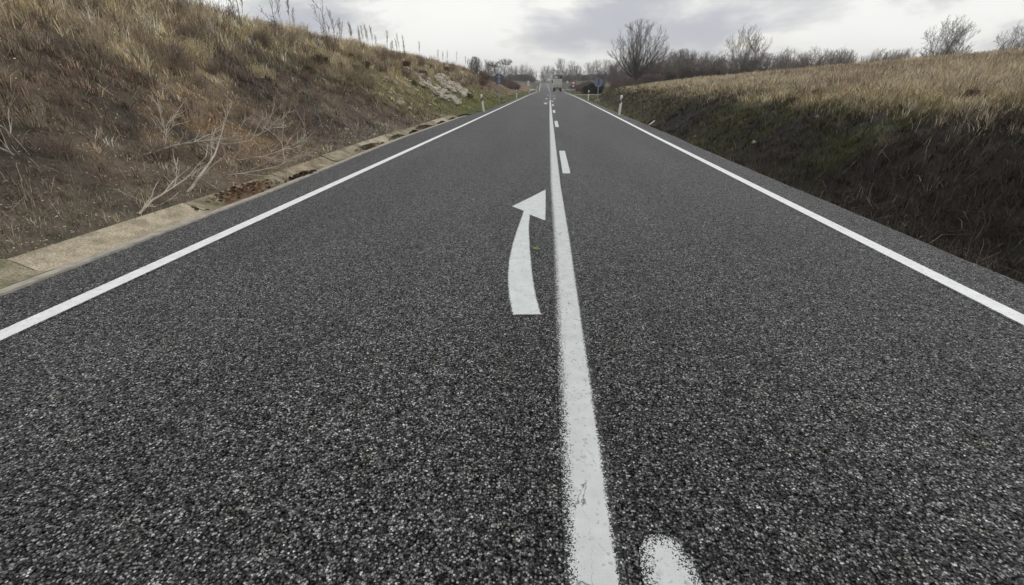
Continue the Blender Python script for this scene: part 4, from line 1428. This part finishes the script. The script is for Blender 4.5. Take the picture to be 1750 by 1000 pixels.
ST = [stalk_mesh() for _ in range(5)]
k = 0
for (y, x, s) in [(20.6, -10.9, 1.25), (20.9, -10.8, 1.35), (21.6, -10.9, .9), (25.2, -10.8, 1.35), (25.5, -10.6, 1.0), (24.9, -10.9, .8), (27.0, -10.9, .95), (27.5, -10.9, 1.0), (27.9, -10.9, .95),
                  (29.0, -10.9, .75), (29.6, -10.9, 1.0), (29.9, -10.9, 1.1), (30.3, -10.9, 1.2), (30.7, -10.9, 1.15), (31.1, -10.9, 1.05), (31.5, -10.9, .75), (34.0, -10.9, 1.25), (34.4, -10.9, .8),
                  (35.0, -10.9, .7), (36.6, -10.9, .95), (37.4, -10.9, 1.3), (37.8, -10.8, 1.35), (38.4, -10.9, .8), (42.6, -10.9, 1.3), (48.3, -10.9, 1.1), (52, -10.9, 1.2), (52.8, -10.9, 1.3), (58, -10.9, 1.5), (66, -10.9, 1.5), (70, -10.9, 1.3),
                  (18.0, -10.9, 1.1), (15.2, -10.9, 1.2), (13.6, -10.8, .9), (11.0, -10.9, 1.1)]:
    me = ST[k % 5]
    o = link('dried_weed_stalk', me)
    o.location = (x + random.uniform(-.25, .25), y, G(x, y) - .05)
    o.scale = (1.0, 1.0, s * .95); o.rotation_euler = (0, 0, random.uniform(0, 6.28))
    tag(o, 'thin dried weed stalk with tufted head on the left bank skyline', 'weed stalk', 'dried weed stalks along the left skyline')
    k += 1


# ------------------------------------------------------------------ rocks
def rock_mesh(seed, rough=.35):
    import bmesh
    bm = bmesh.new()
    bmesh.ops.create_icosphere(bm, subdivisions=3, radius=1.0)
    off = Vector((seed * 7.3, seed * 3.1, seed * 1.7))
    for v in bm.verts:
        c = v.co.copy()
        n = mnoise.noise(c * 1.1 + off) * .55 + mnoise.noise(c * 2.6 + off) * .3 + mnoise.noise(c * 6 + off) * .1
        v.co = c * (1 + n * rough * 1.6)
        v.co.z *= .72
        for ax in range(3):
            v.co[ax] = round(v.co[ax] / .22) * .22 * .55 + v.co[ax] * .45
    me = bpy.data.meshes.new('rock')
    bm.to_mesh(me); bm.free()
    me.materials.append(M['rock'])
    return me


RM = [rock_mesh(i + 1) for i in range(6)]


def rock(x, y, s, k, parent=None, name='loose_rock', lb=None, grp=None, sink=.10):
    o = link(name, RM[k % 6], parent)
    z = G(x, y) + s * .5 - s * sink * 2
    o.location = (x, y, z) if parent is None else (x - parent.location.x, y - parent.location.y, z - parent.location.z)
    o.rotation_euler = (random.uniform(-.4, .4), random.uniform(-.4, .4), random.uniform(0, 6.28))
    o.scale = (s * random.uniform(.8, 1.3), s * random.uniform(.8, 1.5), s * random.uniform(.7, 1.1))
    if parent is None: tag(o, lb, 'rock', grp)
    return o


def outcrop(cx_, cy_, rx, ry, n, lb, smin=.12, smax=.38):
    root = empty('rock_outcrop', (cx_, cy_, G(cx_, cy_)))
    tag(root, lb, 'rock outcrop')
    for i in range(n):
        a = random.uniform(0, 6.28); q = math.sqrt(random.random())
        rock(cx_ + math.cos(a) * q * rx, cy_ + math.sin(a) * q * ry, random.uniform(smin * 1.15, smax * 1.2), i, root, 'boulder')


outcrop(-8.2, 31.8, .9, 1.9, 40, 'pale limestone outcrop highest on the left bank, nearest of the three', .07, .24)
outcrop(-7.1, 33.6, .8, 3.0, 46, 'long pale limestone outcrop low on the left bank', .07, .24)
outcrop(-7.9, 40.5, 1.0, 3.4, 56, 'largest whitish limestone outcrop right of the other two on the left bank', .09, .32)
for i in range(26):
    rock(-random.uniform(6.5, 8.6), random.uniform(22, 30), random.uniform(.05, .14), i, None, 'loose_rock', 'small pale loose stone on the grass left of the limestone outcrop', 'loose stones on the left bank')
for i in range(12):
    rock(-random.uniform(5.9, 7.2), random.uniform(9, 21), random.uniform(.03, .07), i, None, 'loose_rock', 'small stone among dead leaves low on the left bank', 'stones in the leaf litter')
for (x, y, s) in [(6.2, 15, .06), (6.8, 17.5, .05), (5.9, 20, .06), (7.3, 14, .05)]:
    rock(x, y, s, 3, None, 'loose_rock', 'tiny pale stone on the dark right ditch bank', 'pale stones on the right ditch bank')


# debris lying in the channel
def debris(x, y, lx, ly, lb, col=(.085, .065, .045)):
    n = 420
    px = rng.normal(0, lx * .5, n); py = rng.normal(0, ly * .55, n) + px * rng.uniform(-1.2, 1.2)
    d = np.exp(-(px / lx) ** 2 - (py / ly) ** 2)
    P = np.stack([px, py, -.07 + .07 * d + rng.random(n) * .03], 1)
    a = rng.normal(0, 1, (n, 3)); a[:, 2] *= .4; a /= np.linalg.norm(a, axis=1)[:, None]
    b = rng.normal(0, 1, (n, 3)); b[:, 2] *= .4; b -= a * np.sum(a * b, 1)[:, None]; b /= np.linalg.norm(b, axis=1)[:, None]
    s = (.02 + .03 * rng.random(n))[:, None]
    V = np.stack([P - a * s, P + b * s * .6, P + a * s, P - b * s * .6], 1).reshape(-1, 3)
    c = np.repeat(jitter(np.tile(col, (n, 1)), n, .4)[:, None], 4, 1).reshape(-1, 3)
    # soil mound under the leaves
    m = 12
    mv = [(0, 0, .015)] + [(math.cos(2 * PI * i / m) * lx * random.uniform(.35, 1.1), math.sin(2 * PI * i / m) * ly * random.uniform(.35, 1.1), -.12) for i in range(m)]
    V = np.concatenate([V, np.array(mv)]); c = np.concatenate([c, np.tile(col, (m + 1, 1))])
    loops = list(range(n * 4)); sizes = [4] * n
    for i in range(m):
        loops += [n * 4, n * 4 + 1 + i, n * 4 + 1 + (i + 1) % m]; sizes.append(3)
    o = link('leaf_debris', mesh_np('leaf_debris', V, loops, sizes, M['leaf'], c))
    o.location = (x, y, .02)
    tag(o, lb, 'debris')


for (x, y, lx, ly, lb, c) in [
    (-5.0, 13.2, .22, .75, 'brown soil and leaf patch in the channel, nearest one', (.15, .115, .075)),
    (-5.05, 15.9, .22, .5, 'brown leaf patch in the middle of the channel', (.15, .12, .08)),
    (-4.93, 17.6, .13, .28, 'small dark clump against the asphalt in the channel', (.04, .032, .025)),
    (-5.2, 20.0, .28, .8, 'dark soil gap across the channel before its far end', (.10, .075, .05)),
    (-4.95, 22.4, .14, .35, 'dark clump of leaves in the far part of the channel', (.05, .04, .03)),
    (-4.95, 25.0, .14, .35, 'last dark clump near the far end of the channel', (.05, .04, .03)),
    (-4.85, 28.3, .3, .7, 'dark clump of weeds where the channel ends', (.06, .055, .03)),
    (-4.62, 8.6, .16, .45, 'dark leaves heaped in the channel by the dead branches', (.07, .05, .035)),
    (-4.95, 7.2, .35, .8, 'brown dead leaves filling the near end of the channel', (.16, .10, .06))]:
    debris(x, y, lx, ly, lb, c)


# ------------------------------------------------------------------ dead branches by the near left bank
def branch(loc, dirv, length, r, lb, seed, lev=2, kids=(5, 4)):
    random.seed(seed)
    segs = []
    grow(segs, (0, 0, 0), dirv, length, r, 0, lev, None, kids, .7, .06, .10, 7, .42)
    segs = [(a, b, max(r0, .0045), max(r1, .003), l) for a, b, r0, r1, l in segs]
    o = link('dead_branch', seg_mesh('dead_branch', segs, M['bark'], (.47, .42, .35), 6, .06))
    o.location = loc
    tag(o, lb, 'branch')


branch((-6.35, 7.0, .55), (.75, .75, .35), 1.5, .022, 'bleached dead branch reaching in high at the left edge of the photo', 3)
branch((-5.4, 6.4, .03), (.35, .85, .38), 1.6, .026, 'thick pale dead branch leaning over the channel at the left', 5)
branch((-4.75, 8.2, .0), (-.12, .1, 1), .75, .013, 'upright dead stem standing in the channel', 8, 2, (3, 3))
branch((-5.6, 7.6, .12), (.9, .6, .12), 1.3, .014, 'thin grey branch lying across the leaf litter', 12)
branch((-5.9, 8.6, .25), (.9, .3, .1), 1.1, .012, 'thin branch lying behind the thick pale branch', 15)
branch((-6.4, 9.0, .5), (.7, .7, .05), 1.2, .012, 'slender branch lying above the orange leaves', 16)
branch((-5.2, 5.4, .05), (-.3, .9, .3), 1.2, .016, 'dead branch beside the channel closest to the camera', 18)
branch((-6.0, 12.6, .16), (.85, -.5, .03), .75, .02, 'short pale broken stick on the bank above the channel', 19, 0)
for i in range(7):
    branch((-5.5 - random.uniform(0, 1.4), 3 + i * .75, .12 + .1 * (i % 3)), (random.uniform(-.5, 1), random.uniform(-.6, 1), .25), random.uniform(.8, 1.4), .012,
           ['crooked grey branch low on the near bank', 'forked grey branch low on the near bank', 'short twiggy branch low on the near bank', 'dead branch half buried in leaves near the channel',
            'bent dead branch among brown leaves', 'twiggy branch resting against the near bank', 'last dead branch before the pale pile'][i], 30 + i)
random.seed(99)
# pale stake in the right ditch
sk = MB().tube([(0, 0, 0), (.28, .30, .17)], [.035, .028], 7)
o = sk.build('pale_stake', M['stake']); o.location = (4.36, 21.7, -.03)
tag(o, 'short pale stake sticking out of the right ditch beside the asphalt', 'stake')

# yellow-green sprig on the asphalt
sp = MB()
for (a, b) in (((-.03, 0, .006), (.02, .015, .012)), ((.0, .0, .007), (.035, -.02, .02)), ((-.005, .01, .007), (-.03, .045, .014)), ((.0, .01, .008), (.02, .05, .018)), ((.01, 0, .01), (.055, .01, .012))):
    a = Vector(a); b = Vector(b); d = (b - a); n = Vector((-d.y, d.x, 0)) * .3
    i = len(sp.v)
    sp.v += [tuple(a), tuple(a.lerp(b, .5) + n), tuple(b), tuple(a.lerp(b, .5) - n)]
    sp.f.append((i, i + 1, i + 2, i + 3))
o = sp.build('leaf_sprig', M['sprig']); o.location = (-.10, 4.52, .004); o.scale = (1.1, 1.6, .8)
tag(o, 'tiny yellow-green leaf sprig lying on the asphalt right of the big arrow', 'leaf')


# ------------------------------------------------------------------ delineator posts
def delineator(x, y, rz, lean, lb, h=1.05):
    root = empty('delineator_post', (x, y, G(x, y) if abs(x) > 4.6 else float(zr(y)) - .02), rz)
    root.rotation_euler = (lean[1], lean[0], rz)
    def sec(z, w=.065, d=.045): return [(-w, -d, z), (w, -d, z), (w, -d * .3, z), (0, d, z), (-w, -d * .3, z)]
    def body(z0, z1, slant=0, grow_=0.0, cap=False, nm='post', mat=None):
        v = []
        for z, sl in ((z0, slant if z0 > .1 else 0), (z1, slant)):
            for (px, py, pz) in sec(z, .065 + grow_, .045 + grow_): v.append((px, py, pz + sl * px / .065 * .06))
        if cap:
            v = v[:5] + [(p[0], p[1], z1 + p[1] * .8) for p in v[5:]]
        mb = MB(); mb.v = v
        mb.f = [(k, (k + 1) % 5, 5 + (k + 1) % 5, 5 + k) for k in range(5)] + [(4, 3, 2, 1, 0), (5, 6, 7, 8, 9)]
        return mb.build(nm, mat, root)
    body(-.15, h, 0, 0, True, 'post', M['post_white'])
    body(h - .37, h - .18, 1, .003, False, 'black_band', M['black'])
    MB().box(-.018, .018, -.053, -.0485, h - .33, h - .21).build('reflector', M['reflector'], root, .002)
    tag(root, lb, 'road post', 'white delineator posts along the verges')


delineator(4.06, 29.0, 0, (.05, 0), 'white delineator post with black band at the right asphalt edge, nearest right one')
delineator(4.56, 59.6, 0, (.02, 0), 'smaller white delineator post on the right before the farm turning')
delineator(-4.28, 32.2, 0, (-.13, .03), 'leaning white delineator post on the left verge where the channel ends')
delineator(-4.45, 67.4, 0, (0, 0), 'white delineator post on the left verge beyond the round sign')
delineator(-4.6, 112, 0, (0, 0), 'farthest white delineator post on the left by the guardrail')


# ------------------------------------------------------------------ signs
def disc(parent, z, r, y, mat, nm='panel', thick=.03, n=40):
    mb = MB()
    for yy in (y, y + thick):
        for k in range(n): mb.v.append((math.cos(2 * PI * k / n) * r, yy, z + math.sin(2 * PI * k / n) * r))
    mb.f = [tuple(range(n))[::-1][::-1], tuple(range(n, 2 * n))[::-1]] + [(k, n + k, n + (k + 1) % n, (k + 1) % n) for k in range(n)]
    return mb.build(nm, mat, parent)


s1 = empty('round_sign', (-4.62, 45.6, G(-4.62, 45.6)), .1)
tag(s1, 'back of a dark slate-blue round road sign on a grey post, left verge', 'road sign')
MB().box(-.04, .04, -.02, .02, -.3, 2.62).build('post', M['galv'], s1, .004)
disc(s1, 2.13, .44, .032, M['slate_blue'])
MB().box(-.2, .2, .016, .034, 2.3, 2.34).box(-.2, .2, .016, .034, 1.92, 1.96).build('bracket', M['galv'], s1)

s2 = empty('round_sign', (5.5, 58, G(5.5, 58)), -.05)
tag(s2, 'faded pale blue round road sign on a post, right verge before the farm turning', 'road sign')
MB().box(-.04, .04, .04, .08, -.6, 2.3).build('post', M['galv'], s2, .004)
disc(s2, 2.02, .47, .0, M['pale_blue'])
o = disc(s2, 2.02, .475, .022, M['slate_blue'], 'rim', .012)
MB().box(-.1, .1, -.006, -.002, 1.78, 2.36).build('symbol', M['slate_blue'], s2)
MB().box(-.32, .32, -.3, .3, -.3, .28, .8).build('footing', M['lip'], s2, .02)

s3 = empty('small_sign', (5.05, 150, G(5.05, 150)))
tag(s3, 'small white round road sign on a thin post right of the road near the lorry', 'road sign')
MB().box(-.04, .04, .03, .09, -.2, 2.9).build('post', M['galv'], s3)
disc(s3, 2.55, .34, 0, M['sign_white'])
s4 = empty('small_sign', (5.95, 130, G(5.95, 130)))
tag(s4, 'small red-bordered white road sign with a plate below, right of the road', 'road sign')
MB().box(-.04, .04, .04, .09, -.2, 2.6).build('post', M['galv'], s4)
disc(s4, 2.25, .45, .01, M['sign_red'])
disc(s4, 2.25, .30, -.012, M['sign_white'], 'sign_face', .02)
MB().box(-.3, .3, .0, .03, 1.4, 1.72).build('plate', M['sign_white'], s4)
s5 = empty('small_sign', (-6.45, 150, G(-6.45, 150)))
tag(s5, 'pair of small pale plates on a post left of the far road', 'road sign')
MB().box(-.05, .05, .03, .1, -.2, 2.9).build('post', M['galv'], s5)
MB().box(-.32, .32, 0, .03, 2.3, 2.85).build('plate', M['sign_white'], s5)
MB().box(-.32, .32, 0, .03, 1.6, 2.15).build('plate', M['sign_white'], s5)


# ------------------------------------------------------------------ guardrails
def guardrail(fx, y0, y1, lb, face, step=2.0, curl=0):
    root = empty('guardrail', (fx(y0), y0, 0))
    tag(root, lb, 'guardrail')
    prof = [(0, .62), (.05, .57), (.05, .53), (0, .48), (0, .44), (.05, .39), (.05, .35), (0, .30)]
    pts = []
    y = y0
    while y <= y1:
        pts.append((float(fx(y)), y)); y += step
    if curl:
        x, yy = pts[0]
        pts = [(x + curl * (1 - math.cos(a)), yy - abs(curl) * math.sin(a)) for a in np.linspace(1.9, .2, 7)] + pts
    mb = MB(); n = len(prof)
    for (x, y) in pts:
        z0 = max(float(zr(y)), G(x, y) - .05) if False else float(zr(y))
        for (o_, z) in prof: mb.v.append((x + o_ * face - pts[0][0], y - pts[0][1], z + z0 + .1))
        for (o_, z) in prof: mb.v.append((x + (o_ - .012) * face - pts[0][0], y - pts[0][1], z + z0 + .1))
    for i in range(len(pts) - 1):
        a = i * 2 * n; b = a + 2 * n
        for k in range(n - 1):
            mb.f.append((a + k, a + k + 1, b + k + 1, b + k)); mb.f.append((a + n + k + 1, a + n + k, b + n + k, b + n + k + 1))
        mb.f.append((a, b, b + n, a + n)); mb.f.append((a + n - 1, a + 2 * n - 1, b + 2 * n - 1, b + n - 1))
    root.location = (pts[0][0], pts[0][1], 0)
    mb.build('rail', M['rail'], root)
    for i in range(0, len(pts), 2):
        x, y = pts[i]
        z0 = float(zr(y))
        MB().box(x - .05 - .06 * face - pts[0][0], x + .05 - .06 * face - pts[0][0], y - .04 - pts[0][1], y + .04 - pts[0][1], z0 - .5, z0 + .70).build('post', M['galv'], root)


guardrail(lambda y: aL(y) - .5, 116, 215, 'steel guardrail left of the road running over the crest', 1)
guardrail(lambda y: aR(y) + .45, 138, 225, 'steel guardrail right of the far road curving past the lorry', -1, curl=1.4)


# ------------------------------------------------------------------ lorry on the crest
def lorry(x, y):
    z = float(zr(y))
    r = empty('lorry', (x, y, z), .01)
    tag(r, 'grey-green lorry with domed dark top seen from behind, driving away at the crest', 'lorry')
    L_ = 9.5; w = 1.25
    MB().box(-.45, .45, .3, L_, .75, 1.05).build('chassis', M['black'], r)
    MB().box(-w, w, .05, L_ - 2.3, 2.05, 3.35).build('body', M['lorry_body'], r, .03)
    MB().box(-w - .04, w + .04, -.02, L_ - 2.3, 1.05, 2.05).build('side_skirt', M['lorry_gate'], r, .02)
    tg = MB().box(-w + .05, w - .05, -.07, -.025, 1.1, 2.0).build('tailgate', M['lorry_gate'], r, .015)
    MB().box(-w + .15, w - .15, -.095, -.072, 1.5, 1.56).box(-.05, .05, -.095, -.072, 1.15, 1.48).build('rib', M['lorry_dark'], tg)
    # domed cover: an arch with two dark openings at the rear
    prof = [(-w, 3.352), (-w, 4.0), (-w * .8, 4.3), (-w * .4, 4.45), (w * .4, 4.45), (w * .8, 4.3), (w, 4.0), (w, 3.352)]
    MB().prism(prof, .10, L_ - 2.4).build('cover', M['lorry_dark'], r)
    MB().box(-w + .18, -.12, .06, .098, 3.42, 4.08).build('rear_panel', M['lorry_body'], r)
    MB().box(-w + .30, -.30, .04, .058, 3.50, 3.60).build('rear_panel', M['lorry_dark'], r)
    MB().box(.62, w - .12, .07, .098, 3.42, 4.05).build('opening', M['black'], r)
    MB().box(-w + .02, w - .02, -.12, -.02, .42, .62).build('underrun_bar', M['black'], r, .01)
    MB().box(-.26, .26, -.13, -.125, .66, .78).build('number_plate', M['sign_white'], r)
    for sx in (-1, 1):
        MB().box(sx * .95 - .2, sx * .95 + .2, -.16, -.03, .72, .88).build('tail_lamp', M['tail_red'], r, .01)
        MB().box(sx * .92 - .28, sx * .92 + .28, .25, .27, .2, 1.0).build('mudflap', M['rubber'], r)
        for wy in (1.0, 2.35, 7.9):
            wh = empty('wheel', (sx * .95, wy, .5)); wh.parent = r
            t = MB().tube([(-.26, 0, 0), (-.24, 0, 0), (.24, 0, 0), (.26, 0, 0)], [.42, .5, .5, .42], 28).build('tyre', M['rubber'], wh)
            MB().tube([(-.275, 0, 0), (.275, 0, 0)], .27, 20).build('rim', M['galv'], wh)
        MB().box(sx * 1.42 - .12, sx * 1.42 + .12, L_ - .9, L_ - .75, 2.3, 2.9).build('mirror', M['black'], r, .03)
    MB().box(-w, w, L_ - 2.1, L_, .8, 3.3, .96).build('cab', M['lorry_body'], r, .06)


lorry(2.2, 147.0)


# ------------------------------------------------------------------ poles and wires far off
def hframe(x, y, h, lb):
    r = empty('power_pole', (x, y, G(x, y)))
    tag(r, lb, 'power pole')
    for sx in (-1.9, -.6, .6, 1.9):
        MB().tube([(sx, 0, 0), (sx, 0, h)], [.16, .11], 8).build('pole', M['pole_wood'], r)
    MB().box(-2.3, 2.3, -.1, .1, h - .35, h - .1).build('crossarm', M['pole_wood'], r)


hframe(13.3, 300, 8.7, 'framework of thin power poles on the skyline right of the lorry')
r = empty('power_pole', (17.4, 300, G(17.4, 300)))
tag(r, 'single thin power pole on the skyline right of the pole framework', 'power pole')
MB().tube([(0, 0, 0), (0, 0, 8.6)], [.16, .1], 8).build('pole', M['pole_wood'], r)
MB().box(-.9, .9, -.06, .06, 8.0, 8.15).build('crossarm', M['pole_wood'], r)
for (z, lb) in ((9.6, 'upper thin power cable strung across the far skyline'), (8.9, 'lower thin power cable strung across the far skyline')):
    mb = MB(); pts = []
    for i in range(25):
        t = i / 24; pts.append((-30 + 47.4 * t, 300, z + 2.0 * (t - .5) ** 2 - .2))
    mb.tube(pts, .03, 4)
    tag(mb.build('power_cable', M['black']), lb, 'cable')


# ------------------------------------------------------------------ winter air
def haze():
    mb = MB().box(-1320, 1320, -440, 1560, -14, 48)
    m = bpy.data.materials.new('haze')
    m.use_nodes = True
    nt = m.node_tree
    nt.nodes.clear()
    out = nt.nodes.new('ShaderNodeOutputMaterial')
    v = nt.nodes.new('ShaderNodeVolumePrincipled')
    v.inputs['Color'].default_value = (.97, .98, .99, 1)
    v.inputs['Density'].default_value = 0.00045
    nt.links.new(v.outputs[0], out.inputs['Volume'])
    tag(mb.build('haze', m), kind='stuff')


haze()
